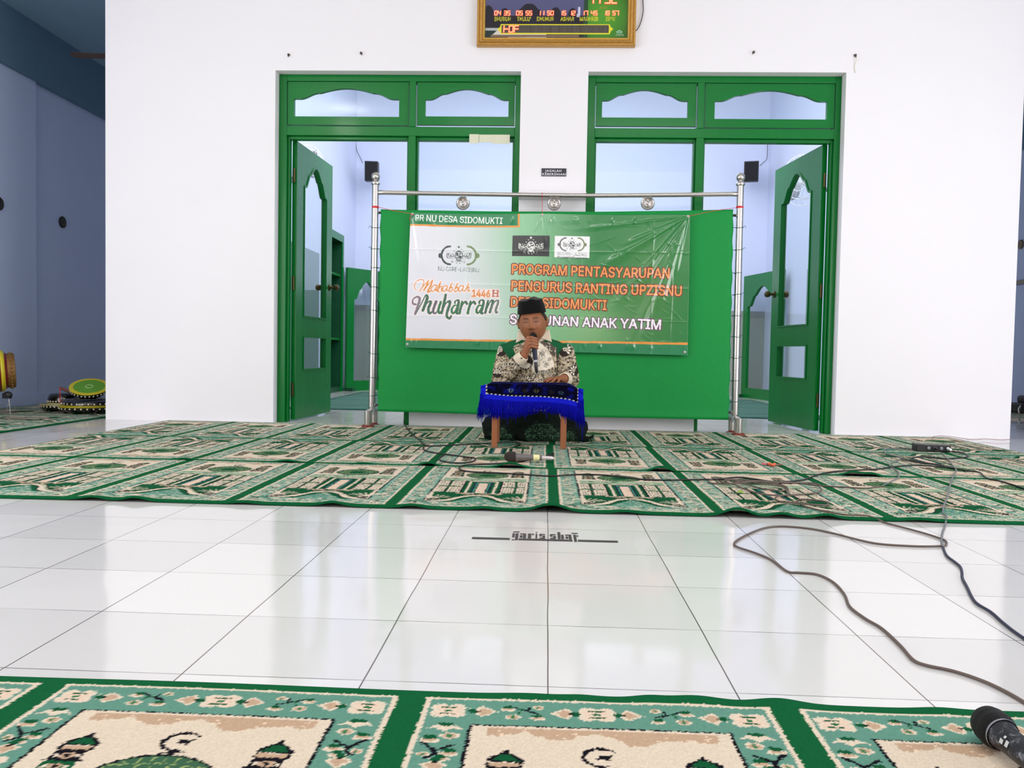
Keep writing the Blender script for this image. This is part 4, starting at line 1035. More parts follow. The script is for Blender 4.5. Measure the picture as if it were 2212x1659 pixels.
# year in slab numerals
ppoly([(1019, 622), (1081, 623.5), (1081, 643), (1019, 642)], (244, 226, 218))
ptext('1446', 1021.5, 639.5, 1060, 14.5, (228, 140, 66), .05); ptext('H', 1066, 640, 1078, 14.5, (190, 110, 92), .04)
for x in (1066.5, 1074.5):
    for y in (626.5, 639.3): pstroke([(x-1, y), (x+4.2, y)], 2.2, (190, 110, 92))
for x in (1022, 1024): pstroke([(x-1, 639), (x+5, 639)], 2, (228, 140, 66))
Gn, Gg, Gl = (66, 108, 82), (104, 96, 104), (56, 120, 74)
mu = [([(898, 657), (892, 655), (893, 646), (901, 641), (907, 644), (905, 655), (897, 678)], [5, 3, 6, 5], (136, 122, 132)), ([(899, 677), (911, 655), (920, 638), (924, 640), (921, 652), (914, 670)], [2.4, 2.6, 6.5, 6], Gn),
      ([(914, 670), (922, 655), (930, 650), (931, 654), (926, 667), (928, 676), (933, 674)], [3, 3, 6, 6, 4], Gn),
      ([(943, 651), (937, 668), (938, 676), (945, 673), (953, 652)], [6, 5, 4, 3, 5], Gg), ([(953, 652), (948, 668), (950, 676), (954, 672)], [5.5, 5, 3], Gl),
      ([(964, 636), (961, 650), (955, 676)], [5.5, 6, 5], Gn), ([(956, 675), (963, 656), (972, 650), (973, 656), (967, 674), (967, 684), (973, 687), (976, 682)], [2.5, 3, 6, 6, 6, 5, 4], Gn),
      ([(984, 654), (985, 650), (992, 648), (991, 660), (988, 675), (992, 676)], [4, 3, 5.5, 6, 4], Gn), ([(990, 660), (983, 659), (977, 668), (979, 676), (984, 673), (989, 662)], [3, 4, 5, 4, 3], Gl),
      ([(1000, 651), (994, 676)], [5, 6], Gl), ([(995, 672), (1001, 657), (1007, 651), (1010, 655)], [2.5, 3, 5, 6], Gn), ([(1018, 651), (1012, 676)], [5, 6], Gl), ([(1013, 672), (1019, 657), (1025, 651), (1028, 655)], [2.5, 3, 5, 6], Gn),
      ([(1037, 654), (1038, 649), (1046, 648), (1045, 660), (1041, 674), (1045, 676)], [4, 3, 5.5, 6, 4], Gn), ([(1044, 660), (1036, 659), (1031, 668), (1032, 675), (1037, 673), (1043, 662)], [3, 4, 5, 4, 3], Gl),
      ([(1056, 649), (1050, 675)], [4.5, 5.5], Gn), ([(1051, 672), (1060, 652), (1066, 648), (1066, 654), (1060, 674)], [2.5, 3, 5, 5.5, 5.5], Gn), ([(1061, 672), (1069, 653), (1077, 648), (1078, 653), (1073, 668), (1074, 675), (1077, 673)], [2.5, 3, 4.5, 5, 5, 3], (108, 122, 108))]
script(mu)
nbu, nbv = int(BW/.002), int(BH/.002)
U, V = np.meshgrid(np.linspace(0, 1, nbu), np.linspace(0, 1, nbv))      # V from the top down
A = lambda v: np.array(v)
Pm = (A(bTL)*(1-U)[..., None]+A(bTR)*U[..., None])*(1-V)[..., None]+(A(bBL)*(1-U)[..., None]+A(bBR)*U[..., None])*V[..., None]
def ridge(u0, v0, u1, v1, amp, wd):
    """fold in the vinyl from (u0,v0) to (u1,v1), widening away from its start"""
    dx, dy = (u1-u0)*BW, (v1-v0)*BH; L2 = dx*dx+dy*dy; X = (U-u0)*BW; Y = (V-v0)*BH
    t = (X*dx+Y*dy)/L2; d = (X*dy-Y*dx)/math.sqrt(L2); tc = np.clip(t, 0, 1); w_ = wd*(.35+tc*1.0)
    return .85*amp*np.exp(-(d/w_)**2)*np.clip(t*8, 0, 1)*np.clip((1.12-t)*4, 0, 1)
dy_ = .004*np.sin(U*7+.5)*np.sin(V*3)+.0018*np.sin(U*31+V*2)
for (u1, v1, a_, w_) in ((.70, .36, .011, .022), (.78, .20, .007, .014), (.74, .66, .012, .024), (.80, .92, .012, .03), (.90, .62, .010, .02), (.955, .40, .006, .010), (.84, .46, .007, .014), (.62, .10, .004, .012)):
    dy_ += ridge(.992, .012, u1, v1, a_, w_)
for (u1, v1, a_, w_) in ((.09, .09, .004, .008), (.16, .06, .003, .008), (.05, .40, .004, .02)): dy_ += ridge(.008, .01, u1, v1, a_, w_)
for (u1, v1, a_, w_) in ((.49, .22, .004, .01), (.45, .12, .003, .008), (.53, .35, .003, .012)): dy_ += ridge(.475, .01, u1, v1, a_, w_)
r_ = np.random.default_rng(11)
for u0 in (.105, .21, .30, .395, .50, .62, .70, .785, .87, .94):         # creases left by folding
    dy_ += r_.uniform(.0018, .0034)*np.exp(-np.abs((U-u0)+.002*np.sin(V*9+u0*40))/.0045)*(0.6+.4*np.sin(V*7+u0*50))
for v0 in (.27, .52, .76): dy_ += .0018*np.exp(-np.abs((V-v0)+.003*np.sin(U*11))/.006)
for _ in range(60):                                                      # small puckers along hem and edges
    u0, top = r_.random(), r_.random() < .5; v0 = .04 if top else .955
    dy_ += r_.uniform(.0012, .0035)*np.exp(-((U-u0)/r_.uniform(.004, .012))**2-((V-v0-(.01 if top else -.012)*r_.random())/.022)**2)
for _ in range(70):                                                      # crumple marks in the right half
    u0, v0, a0 = .55+.43*r_.random(), .08+.85*r_.random(), r_.uniform(-.6, .9)
    c_, s_ = math.cos(a0), math.sin(a0); X = (U-u0)*BW; Y = (V-v0)*BH
    dy_ += r_.uniform(.0006, .0022)*np.exp(-((X*c_+Y*s_)/r_.uniform(.02, .05))**2-((-X*s_+Y*c_)/r_.uniform(.004, .009))**2)
dz = -.010*np.sin(np.pi*U*2.1)**2*(1-V)*.5
Pm[..., 1] -= dy_; Pm[..., 2] += dz
C_ = cv.sample(U*BW, (1-V)*BH)
M_vinyl = attr_mat('glossy_printed_vinyl', 0.2, 0.7, coat=0.45)
bn = grid_mesh('printed_banner', Pm, nbu, nbv, C_, M_vinyl, skirt=(0, .0006, 0))
tag(bn, 'glossy printed vinyl banner with orange and white lettering tied over the green backdrop', 'banner')
M_eye = mat('nickel_eyelet', (190, 190, 185), 0.3, metal=1.0)
for u, v in ((.008, .012), (.475, .010), (.993, .012), (.008, .975), (.990, .978)):
    p = Vector(Pm[int(v*(nbv-1)), int(u*(nbu-1))]); q = MB(); q.lathe([(.0085, .0), (.0085, .0025), (.0045, .003), (.004, .0)], (p.x, p.y-.001, p.z), (0, -1, 0), 18); q.cyl((p.x, p.y-.0014, p.z), (p.x, p.y-.0018, p.z), .004)
    e = q.build('eyelet', M_eye, None, smooth=True, angle=40); e.parent = bn
def string(pts, label, r=.0016):
    tag(MB().tube(smooth_path(pts, 6), r, 6).build('red_string', M_red), label, 'string', 'red strings tying the banner up')
e0 = Vector(Pm[5, 8]); e1 = Vector(Pm[4, int(.475*nbu)]); e2 = Vector(Pm[5, nbu-8])
string([(xl+.02, YS-.024, PY(812, 448, YS).z), PY(850, 455, 5.66), e0+Vector((0, -.006, 0)), e0+Vector((-.012, -.014, -.012)), e0+Vector((-.018, -.012, -.035)), e0+Vector((-.014, -.012, -.048))], 'red string from the left steel post to the upper left corner of the banner')
rz = rm.z
string([(e1.x-.004, YS-.017, rz+.016), (e1.x-.004, YS-.018, rz-.016), (e1.x-.003, YS-.03, rz-.06), e1+Vector((0, -.006, 0))], 'red string hanging from the top rail to the upper edge of the banner')
string([(xr-.02, YS-.024, PY(1597, 449, YS).z), (xr-.03, YS-.022, PY(1597, 450, YS).z), PY(1540, 456, 5.66), e2+Vector((0, -.006, 0))], 'red string from the right steel post to the upper right corner of the banner')

# ------------------------------------------------------------------ prayer-time clock over the pier
M_gold = mat('gilded_frame', (196, 150, 78), 0.34, metal=0.75, noise=0.25, nscale=60, bump=0.8, bscale=140)
M_gilt = mat('bright_gilt_edge', (226, 184, 96), 0.28, metal=0.85, noise=0.4, nscale=240, bump=1.0, bscale=300)
cx0, cx1, cz0, cz1 = PY(1030, 100, D-.03).x, PY(1372, 100, D-.03).x, PY(1200, 100, D-.03).z, 3.32
ck = thing('prayer_time_clock', ((cx0+cx1)/2, D-.03, cz0), 'gold framed digital prayer time clock hanging above the pier between the doors', 'clock')
fwd = .058
def molding(mb, x0, x1, z0, z1, prof):
    for i in range(len(prof)-1):
        (a, ya), (b, yb_) = prof[i], prof[i+1]
        P0 = [(x0+a, ya, z0+a), (x1-a, ya, z0+a), (x1-a, ya, z1-a), (x0+a, ya, z1-a)]; P1 = [(x0+b, yb_, z0+b), (x1-b, yb_, z0+b), (x1-b, yb_, z1-b), (x0+b, yb_, z1-b)]
        mb.add(P0+P1, [(k, (k+1) % 4, 4+(k+1) % 4, 4+k) for k in range(4)])
mo = MB(); y0 = D
molding(mo, cx0, cx1, cz0, cz1, [(0, y0-.001), (0, y0-.045), (.004, y0-.052), (.010, y0-.054), (.016, y0-.050), (.022, y0-.056), (.034, y0-.052), (.042, y0-.044)]); mo.build('frame', M_gold, ck)
mo = MB(); molding(mo, cx0, cx1, cz0, cz1, [(.042, y0-.044), (.046, y0-.048), (.052, y0-.046), (.056, y0-.038), (.058, y0-.030)]); mo.build('inner_bead', M_gilt, ck)
mo = MB()
for k in range(110):
    t = cx0+.006+(cx1-cx0-.012)*k/109; mo.ball((t, y0-.054, cz0+.009), .0032, 6, 4)
for k in range(60):
    t = cz0+.012+(cz1-cz0-.02)*k/59; mo.ball((cx0+.009, y0-.054, t), .0032, 6, 4); mo.ball((cx1-.009, y0-.054, t), .0032, 6, 4)
tag(mo.build('beading', M_gilt, ck), kind='stuff')
fx0, fz0, fw_, fh_ = cx0+.056, cz0+.056, cx1-cx0-.112, cz1-cz0-.112
YF = y0-.032
cv = Canvas(fw_, fh_, .0018, (52, 48, 92))
def cxy(px, py):
    p = PY(px, py, YF); return (p.x-fx0, p.z-fz0)
def crect(a0, b0, a1, b1, c):
    p = cxy(a0, b0); q = cxy(a1, b1); cv.rect(p[0], q[1], q[0], p[1], c)
t = (cv.X/fw_)[..., None]; v = (cv.Y/fh_)[..., None]
cv.a[:] = lin((98, 98, 142))*(.5+.5*v)+0*t
gr = lin((74, 148, 36))*(.35+.65*np.clip(1-((cv.X/fw_-.82)/.22)**2-((cv.Y/fh_-.28)/.4)**2, 0, 1))[..., None]
m_ = (cv.X/fw_ > .70); cv.a[m_] = gr[m_]
sky = cxy(1200, 34)[1]
crect(1048, 34, 1262, 62, (24, 16, 26)); crect(1048, 60, 1262, 90, (26, 44, 40))
for px, w_, h_ in ((1055, 12, 22), (1090, 11, 16), (1127, 10, 16), (1143, 22, 26), (1162, 9, 14), (1200, 12, 18), (1237, 10, 16)):
    p = cxy(px, 34); cv.ell(p[0], p[1], w_*.0032, h_*.0032, (26, 20, 36))
crect(1249, 15, 1253, 34, (200, 200, 220)); crect(1246, 30, 1252, 37, (190, 190, 205)); crect(1262, 0, 1269, 90, (30, 66, 40))
crect(1048, 60, 1082, 66, (170, 178, 176)); cv.poly([cxy(1060, 78), cxy(1076, 64), cxy(1180, 74), cxy(1180, 82), cxy(1060, 80)], (206, 200, 186)); crect(1060, 75, 1250, 80, (120, 96, 78))
YEL = (206, 200, 40)
for txt, a0, a1 in (('SHUBUH', 1067.5, 1103), ("THULU'", 1117, 1146.5), ('DHUHUR', 1160, 1196), ('ASHAR', 1211, 1240), ('MAGHRIB', 1252.5, 1291.5), ("ISYA'", 1308.5, 1329.5)):
    p = cxy(a0, 45); q = cxy(a1, 45); draw_text(cv, txt, (cxy(a0, 36.6)[1]-p[1]), p[0], p[1], YEL, width=q[0]-p[0], bold=.02)
p = cxy(1294, 19.6); draw_text(cv, 'JAM', cxy(1294, 13)[1]-p[1], p[0], p[1], (150, 140, 30), width=cxy(1311, 19)[0]-p[0])
cv.poly([cxy(1074, 64), cxy(1080, 58), cxy(1082, 52), cxy(1317, 52), cxy(1319, 58), cxy(1325, 62.5), cxy(1319, 68), cxy(1317, 74), cxy(1082, 74), cxy(1080, 69)], (222, 214, 40)); crect(1083.5, 54, 1314.5, 71.5, (58, 52, 46))
for k in range(64): 
    px = 1083.5+k*3.61; crect(px, 54, px+1.2, 71.5, (92, 84, 76))
for k in range(6):
    py = 54+k*3.0; crect(1083.5, py, 1314.5, py+.9, (84, 78, 70))
p = cxy(1338, 69); cv.ell(p[0], p[1], .019, .011, (150, 196, 160)); cv.ell(p[0], p[1], .013, .007, (96, 150, 110)); crect(1330, 74.5, 1347, 75.5, (150, 180, 150)); crect(1328, 77, 1348, 78, (130, 160, 130))
xs = np.arange(0, fw_, .0022); ys = np.arange(0, fh_, .0022); X, Y = np.meshgrid(xs, ys)
grid_mesh('clock_face', np.stack([X+fx0, 0*X+YF, Y+fz0], -1), len(xs), len(ys), cv.sample(X, Y), attr_mat('printed_clock_face', .25, .5), ck)
M_led = mat('lit_red_led', (255, 60, 40), 0.5, emit=(255, 20, 16), estr=.9); M_core = mat('lit_led_core', (255, 190, 140), 0.5, emit=(255, 150, 100), estr=1.1)
SEG = {'0': 'abcdef', '1': 'bc', '2': 'abged', '3': 'abgcd', '4': 'fgbc', '5': 'afgcd', '6': 'afgedc', '7': 'abc', '8': 'abcdefg', '9': 'abfgcd', 'H': 'efg', 'O': 'abcdef', 'F': 'aefg'}
def digits(txt, px, py, w, h, gap, name, cw=.0034, spaces=1.0):
    halo, core = MB(), MB(); x = px
    for ch in txt:
        if ch in ' :':
            if ch == ':':
                p = PY(x+gap*.4, py+h*.80, YF); core.box(p.x-.004, p.x+.004, YF-.0035, YF-.0015, p.z-.004, p.z+.004)
            x += gap*spaces; continue
        for sgm in SEG[ch]:
            L_ = {'a': ((0, 0), (1, 0)), 'g': ((0, .5), (1, .5)), 'd': ((0, 1), (1, 1)), 'f': ((0, 0), (0, .5)), 'b': ((1, 0), (1, .5)), 'e': ((0, .5), (0, 1)), 'c': ((1, .5), (1, 1))}[sgm]
            q = [PY(x+u*w+(.12*w*(1-v)), py+v*h, YF) for u, v in L_]
            for mb_, hw, yy in ((halo, cw*1.25, YF-.0015), (core, cw*.62, YF-.003)):
                a, b = Vector((q[0].x, yy, q[0].z)), Vector((q[1].x, yy, q[1].z)); d = (b-a).normalized()*hw*.5; n_ = Vector((-d.z, 0, d.x)).normalized()*hw
                mb_.add([a-d-n_, b+d-n_, b+d+n_, a-d+n_], [(0, 1, 2, 3)])
        x += w+gap*.42
    h_ = halo.build(name, M_led, ck); core.build(name+'_glow', M_core, h_)
for txt, px in (('04 35', 1068.5), ('05 55', 1115.5), ('11 50', 1162), ('15 12', 1209), ('17 45', 1256.5), ('18 57', 1303)):
    digits(txt[:2], px, 24.2, 5.2, 8.6, 5.4, 'time_digits'); digits(txt[3:], px+20.3, 24.2, 5.2, 8.6, 5.4, 'time_digits')
for ch, px in (('1', 1271), ('1', 1285.3), ('5', 1307), ('2', 1321.3)): digits(ch, px, -12, 10.5, 19, 9, 'hour_digit', .006)
digits('HOF', 1088, 56, 8.6, 13.6, 6.5, 'ticker_letters', .0045)
cp = [PY(x, y, D-.012) for x, y in ((1387, -14), (1389, 10), (1389, 26), (1385, 45), (1379, 60), (1372, 68))]
tag(MB().tube(smooth_path(cp, 6), .003, 6).build('clock_cord', M_sand), 'thin dark power cord hanging beside the right edge of the gold clock', 'cord')

# ------------------------------------------------------------------ small things on the wall
p0, p1 = PY(1170, 363.5, D-.004), PY(1223, 381, D-.004)
sg = thing('wall_sign', ((p0.x+p1.x)/2, D-.004, p1.z), 'small black sign with white letters on the pier between the doors', 'sign')
MB().box(p0.x, p1.x, D-.006, D-.0005, p1.z, p0.z).build('plate', mat('black_sign_plate', (46, 44, 54), .45), sg)
lt = MB(); q = PY(1177.5, 371.2, D-.0066); text_mesh(lt, 'JAGALAH', .0158, lambda x, y: (q.x+x, q.y, q.z+y), width=PY(1212.5, 371, D-.0066).x-q.x, bold=.01, spacing=1.2)
q2 = PY(1171.5, 378.6, D-.0066); text_mesh(lt, 'KEBERSIHAN', .0158, lambda x, y: (q2.x+x, q2.y, q2.z+y), width=PY(1221.5, 378, D-.0066).x-q2.x, bold=.01, spacing=1.15)
lt.build('lettering', mat('white_lettering', (230, 228, 232), .6), sg)
M_iron = mat('rusty_iron', (88, 78, 70), .6, metal=.5, noise=.3, nscale=80)
def hook(px, py, label, thread=None, tilt=0):
    p = PY(px, py, D); r = thing('wall_hook', p, label, 'hook', 'small iron hooks along the top of the wall')
    m = MB(); m.tube(smooth_path([(p.x, p.y-.0005, p.z+.004), (p.x, p.y-.018, p.z+.004), (p.x+tilt, p.y-.026, p.z-.004), (p.x+tilt*2, p.y-.020, p.z-.014), (p.x+tilt, p.y-.010, p.z-.016)], 5), .0024, 8); m.build('hook_wire', M_iron, r, smooth=True)
    MB().lathe([(.009, 0), (.009, .003), (.005, .005)], p, (0, -1, 0), 12).build('hook_plate', M_iron, r)
    if thread:
        MB().tube(smooth_path([(p.x, p.y-.018, p.z), (p.x+.006, p.y-.014, p.z-.03), (p.x-.003, p.y-.004, p.z-.07), (p.x+.003, p.y-.004, p.z-.12)], 5), .0016, 5).build('thread', mat('yellowed_thread', (206, 204, 160), .8), r)
hook(624, 119, 'iron hook on the wall above the left corner of the left door opening')
hook(780, 115, 'iron hook on the wall above the middle of the left door opening', tilt=.006)
hook(1628, 113, 'iron hook on the wall above the right door opening', tilt=-.006)
hook(1847, 120, 'iron hook with a yellowed thread right of the right door opening', thread=True)
# ------------------------------------------------------------------ the seated man
from mathutils.bvhtree import BVHTree
man = thing('person', (-.08, 5.08, 0), 'seated man in a black cap and batik shirt speaking into a microphone', 'person')
HCt = Vector((-.092, 4.985, .714))
HR = Matrix.Rotation(math.radians(-5), 4, 'Z') @ Matrix.Rotation(math.radians(-6), 4, 'Y') @ Matrix.Rotation(math.radians(9), 4, 'X')
HM = Matrix.Translation(HCt) @ HR
def head_mesh():
    nu, nv = 132, 100; U, Vv = np.meshgrid(np.linspace(0, 2*np.pi, nu, endpoint=False), np.linspace(0.02, np.pi-.02, nv))
    nx, ny, nz = np.sin(Vv)*np.sin(U), -np.sin(Vv)*np.cos(U), np.cos(Vv)
    x, y, z = .0825*nx, .097*ny, .117*nz
    k = np.clip((-z-.015)/.10, 0, 1); x = x*(1-.09*k**2); y = np.where(y < 0, y*(1-.04*k), y*(1-.25*k))
    x = x*(1-.05*np.clip((z-.03)/.08, 0, 1))
    fr = np.clip(-ny*1.6-.1, 0, 1)             # front mask
    g = lambda cx, cz, sx, sz: np.exp(-((x-cx)/sx)**2-((z-cz)/sz)**2)
    d = np.zeros_like(x)
    d += .010*g(0, .018, .010, .022)+.0215*g(0, -.014, .0130, .014)+.008*g(0, .000, .010, .018)     # bridge and tip of the nose
    for s in (-1, 1):
        d += .0085*g(s*.0160, -.019, .0090, .0085)                        # nostril wings
        d += .0055*g(s*.028, .042, .024, .008)                            # brow ridge
        d -= .0095*g(s*.031, .029, .017, .010)                            # eye sockets
        d += .0070*g(s*.031, .026, .015, .0075)                           # lowered lids
        d -= .0022*g(s*.031, .0165, .017, .003)
        d += .0050*g(s*.046, -.014, .022, .024)                           # cheeks
        d -= .0022*g(s*.027, -.030, .006, .014)                           # folds beside the nose
        d += .0030*g(s*.042, -.070, .020, .022)                           # jowls
    d += .0062*g(0, -.0395, .022, .0055)+.0068*g(0, -.0515, .019, .0065)-.0045*g(0, -.0455, .024, .0024)   # lips
    d -= .0030*g(0, -.064, .020, .006); d += .0080*g(0, -.094, .020, .016)
    y = y-d*fr
    P = np.stack([x, y, z], -1).reshape(-1, 3); q = np.arange(nu*nv).reshape(nv, nu); F = []
    for j in range(nv-1):
        for i in range(nu):
            i2 = (i+1) % nu; F.append((q[j, i], q[j+1, i], q[j+1, i2], q[j, i2]))
    F.append(tuple(q[0, :].tolist())); F.append(tuple(q[-1, ::-1].tolist()))
    return P, F
hp, hf = head_mesh()
bd = MB(); bd.add([HM @ Vector(p) for p in hp], hf)
for s in (-1, 1):
    em = MB(); em.ball((0, 0, 0), 1, 16, 10, (.0085, .019, .031)); Me = HM @ Matrix.Translation((s*.0840, .010, .000)) @ Matrix.Rotation(s*.35, 4, 'Z') @ Matrix.Rotation(-.12, 4, 'X')
    bd.add([Me @ Vector(p) for p in em.v], em.f)
    em = MB(); em.tube([Vector((s*.004, .002+.017*math.cos(t), .029*math.sin(t))) for t in [math.radians(a) for a in range(-60, 200, 20)]], .0042, 8); bd.add([Me @ Vector(p) for p in em.v], em.f)
bd.capsule((-.085, 5.045, .54), HM @ Vector((0, .016, -.03)), .058, .056)
# trunk under the clothes
bd.ball((-.073, 5.085, .42), 1, 28, 18, (.165, .10, .17)); bd.ball((-.07, 5.09, .22), 1, 28, 18, (.165, .115, .17)); bd.capsule((-.20, 5.06, .515), (.06, 5.06, .515), .042, .042)
RS, RE, RW = Vector((-.248, 5.05, .535)), Vector((-.278, 4.955, .372)), Vector((-.137, 4.868, .522))
LS, LE, LW = Vector((.106, 5.05, .535)), Vector((.140, 4.985, .378)), Vector((.098, 4.850, .388))
for S_, E_, W_ in ((RS, RE, RW), (LS, LE, LW)):
    bd.capsule(S_.lerp(E_, .08), E_, .042, .038); bd.capsule(E_, W_, .040, .0255)
hipL, hipR, knL, knR = Vector((-.17, 5.12, .11)), Vector((.03, 5.12, .11)), Vector((-.325, 4.99, .085)), Vector((.19, 4.99, .085))
for a, b, c in ((hipL, knL, Vector((-.03, 4.935, .055))), (hipR, knR, Vector((-.11, 4.93, .055)))):
    bd.capsule(a, b, .07, .056); bd.capsule(b, c, .048, .036); bd.capsule(c, c+Vector((.06 if c.x > -.08 else -.06, .03, -.008)), .034, .026)
# right hand closed round the microphone
mt, mbm = Vector((-.0855, 4.860, .638)), Vector((-.0655, 4.858, .462)); max_ = (mt-mbm).normalized()
def mic_at(z): return mbm+max_*((z-mbm.z)/max_.z)
K = [(-.113, 4.846, .622), (-.115, 4.841, .604), (-.114, 4.841, .586), (-.110, 4.845, .569)]
for k in K: bd.capsule(RW+Vector((.004, -.002, .008)), k, .0235, .0135)
bd.ball((-.122, 4.858, .568), 1, 18, 12, (.016, .021, .036))
for i, k in enumerate(K):
    k = Vector(k); ax = mic_at(k.z-.004); r_ = .0085-.0006*(i == 3); ls = (.96, 1.04, 1.0, .86)[i]
    p1 = Vector((ax.x-.012, ax.y-.0245, k.z+.003)); p2 = Vector((ax.x+.016*ls, ax.y-.0175, k.z-.004)); p3 = Vector((ax.x+.0215*ls, ax.y+.001, k.z-.006)); 
    bd.capsule(k, p1, r_*1.18, r_*1.08); bd.capsule(p1, p2, r_*1.08, r_*.98); bd.capsule(p2, p3, r_*.98, r_*.86)
    bd.ball(p1+Vector((0, -.0015, .001)), r_*1.12, 12, 8)
th = [Vector((-.124, 4.868, .548)), Vector((-.108, 4.884, .578)), Vector((-.094, 4.889, .600)), Vector((-.086, 4.887, .620))]
for a, b, r0, r1 in ((th[0], th[1], .0145, .0115), (th[1], th[2], .0115, .0098), (th[2], th[3], .0098, .0082)): bd.capsule(a, b, r0, r1)
# left hand lying on the mat
ZM = .3665
for i, (kx, ky, a, L) in enumerate(((.042, 4.800, -2.55, .070), (.054, 4.790, -2.35, .076), (.068, 4.783, -2.15, .072), (.082, 4.782, -1.90, .058))):
    k = Vector((kx, ky, ZM+.0185)); bd.capsule(LW, k, .0225, .0125); d = Vector((math.cos(a), math.sin(a), 0)); r_ = .0086-.0007*(i == 3)
    p1 = k+d*L*.46+Vector((0, 0, .004)); p2 = k+d*L*.78+Vector((0, 0, -.006)); p3 = k+d*L+Vector((0, 0, -.0125))
    bd.capsule(k, p1, r_*1.15, r_); bd.capsule(p1, p2, r_, r_*.94); bd.capsule(p2, p3, r_*.94, r_*.82)
t0, t1, t2 = Vector((.072, 4.838, ZM+.018)), Vector((.036, 4.824, ZM+.014)), Vector((.012, 4.804, ZM+.009))
bd.capsule(t0, t1, .0145, .011); bd.capsule(t1, t2, .011, .0085)
V, N, F = remesh(bd, .0027, 1, .5)
Hi = np.array(HM.inverted()); L_ = V @ Hi[:3, :3].T+Hi[:3, 3]
lx, ly, lz = L_.T; isf = (ly < -.035) & (lz > -.125) & (np.abs(lx) < .085) & (lz < .14)
C = np.tile(lin((150, 95, 63)), (len(V), 1)); C *= (1+.06*vnoise(V, 60, 1.0)+.05*vnoise(V, 190, 2.0))[:, None]
def tint(m, rgb, a):
    a = (np.clip(a, 0, 1)*m)[:, None]; C[:] = C*(1-a)+lin(rgb)*a
g = lambda cx, cz, sx, sz: np.exp(-((lx-cx)/sx)**2-((lz-cz)/sz)**2)
for s in (-1, 1):
    q = (np.abs(lx)-.012)/.036; arch = .0375+.004*np.sin(np.clip(q, 0, 1)*math.pi)-.004*np.clip(q-.6, 0, 1)
    tint(isf & (lx*s > .011) & (lx*s < .050), (52, 34, 26), .85*np.exp(-((lz-arch)/.0034)**2)*np.clip((1.05-q)*3, 0, 1))
    lid = .0185-.0030*(1-((lx-s*.031)/.016)**2)
    tint(isf & (np.abs(lx-s*.031) < .0155), (36, 22, 18), 1.0*np.exp(-((lz-lid)/.0027)**2))
    tint(isf, (98, 60, 42), .55*g(s*.031, .0285, .018, .0065))  # eyelid shade painted into the skin colour
    tint(isf, (96, 54, 38), .85*g(s*.0095, -.0255, .005, .0030))
    tint(isf, (178, 104, 78), .25*g(s*.046, -.022, .02, .02))
tint(isf, (134, 72, 60), .75*g(0, -.0505, .020, .0055)+.5*g(0, -.040, .019, .004)); tint(isf, (58, 28, 24), .9*g(0, -.0455, .021, .0018))
tint(isf, (84, 54, 42), .35*g(0, -.033, .020, .004)); tint(isf, (120, 78, 58), .25*g(0, -.075, .022, .01))
nail = np.zeros(len(V))
M_skin = attr_mat('skin', 0.52, 0.4, bump=0.12, bscale=500); M_skin.node_tree.nodes['Principled BSDF'].inputs['Subsurface Weight'].default_value = 0.06
M_skin.node_tree.nodes['Principled BSDF'].inputs['Subsurface Radius'].default_value = (.012, .005, .003)
body = painted('body', V, F, C, M_skin, man)
# hair below the cap
hm = MB(); nu, nv = 60, 16
vs = []
for j in range(nv):
    for i in range(nu+1):
        u = math.radians(58+244*i/nu); lowz = .055-.045*min(1, max(0, (.53-math.cos(u))/.30)) if math.cos(u) > .02 else .010-.060*min(1, (.02-math.cos(u))/.5)
        z = .075+(lowz-.075)*j/(nv-1); r_ = math.sqrt(max(.02, 1-(z/.117)**2)); k = max(0, min(1, (-z-.015)/.1))
        x = .0825*math.sin(u)*r_*1.03; y = -.096*math.cos(u)*r_*(1.03 if math.cos(u) > 0 else 1.05); vs.append(HM @ Vector((x, y, z)))
hm.add(vs, [(j*(nu+1)+i, j*(nu+1)+i+1, (j+1)*(nu+1)+i+1, (j+1)*(nu+1)+i) for j in range(nv-1) for i in range(nu)])
o = hm.build('hair', mat('black_hair', (22, 18, 16), .6, bump=.6, bscale=300), man, smooth=True); q = o.modifiers.new('s', 'SOLIDIFY'); q.thickness = .0035; q.offset = 0
# black velvet cap
cp = MB(); nu = 64; rings = []
prof = [(1.0, 1.0, .058), (1.012, 1.01, .062), (.97, .985, .088), (.91, .95, .114), (.85, .92, .134), (.815, .89, .1405), (.73, .80, .1420), (.4, .5, .1395), (.02, .02, .1395)]
for a, b, h in prof:
    r_ = []
    for i in range(nu):
        t = 2*math.pi*i/nu; x, y = .0850*a*math.sin(t), -.1010*b*math.cos(t)
        hh = h+(.0105*math.exp(-((x-.012)/.020)**2)*(h > .132) if h > .132 else 0)+(-.010*(y/.1) if h < .064 else 0)
        r_.append(HM @ Vector((x, y+.004, hh)))
    rings += r_
cp.add(rings, [(j*nu+i, j*nu+(i+1) % nu, (j+1)*nu+(i+1) % nu, (j+1)*nu+i) for j in range(len(prof)-1) for i in range(nu)])
cp.build('black_cap', mat('black_velvet', (10, 9, 10), .9, spec=.15, bump=.3, bscale=600, sheen=.1), man, smooth=True, angle=50)

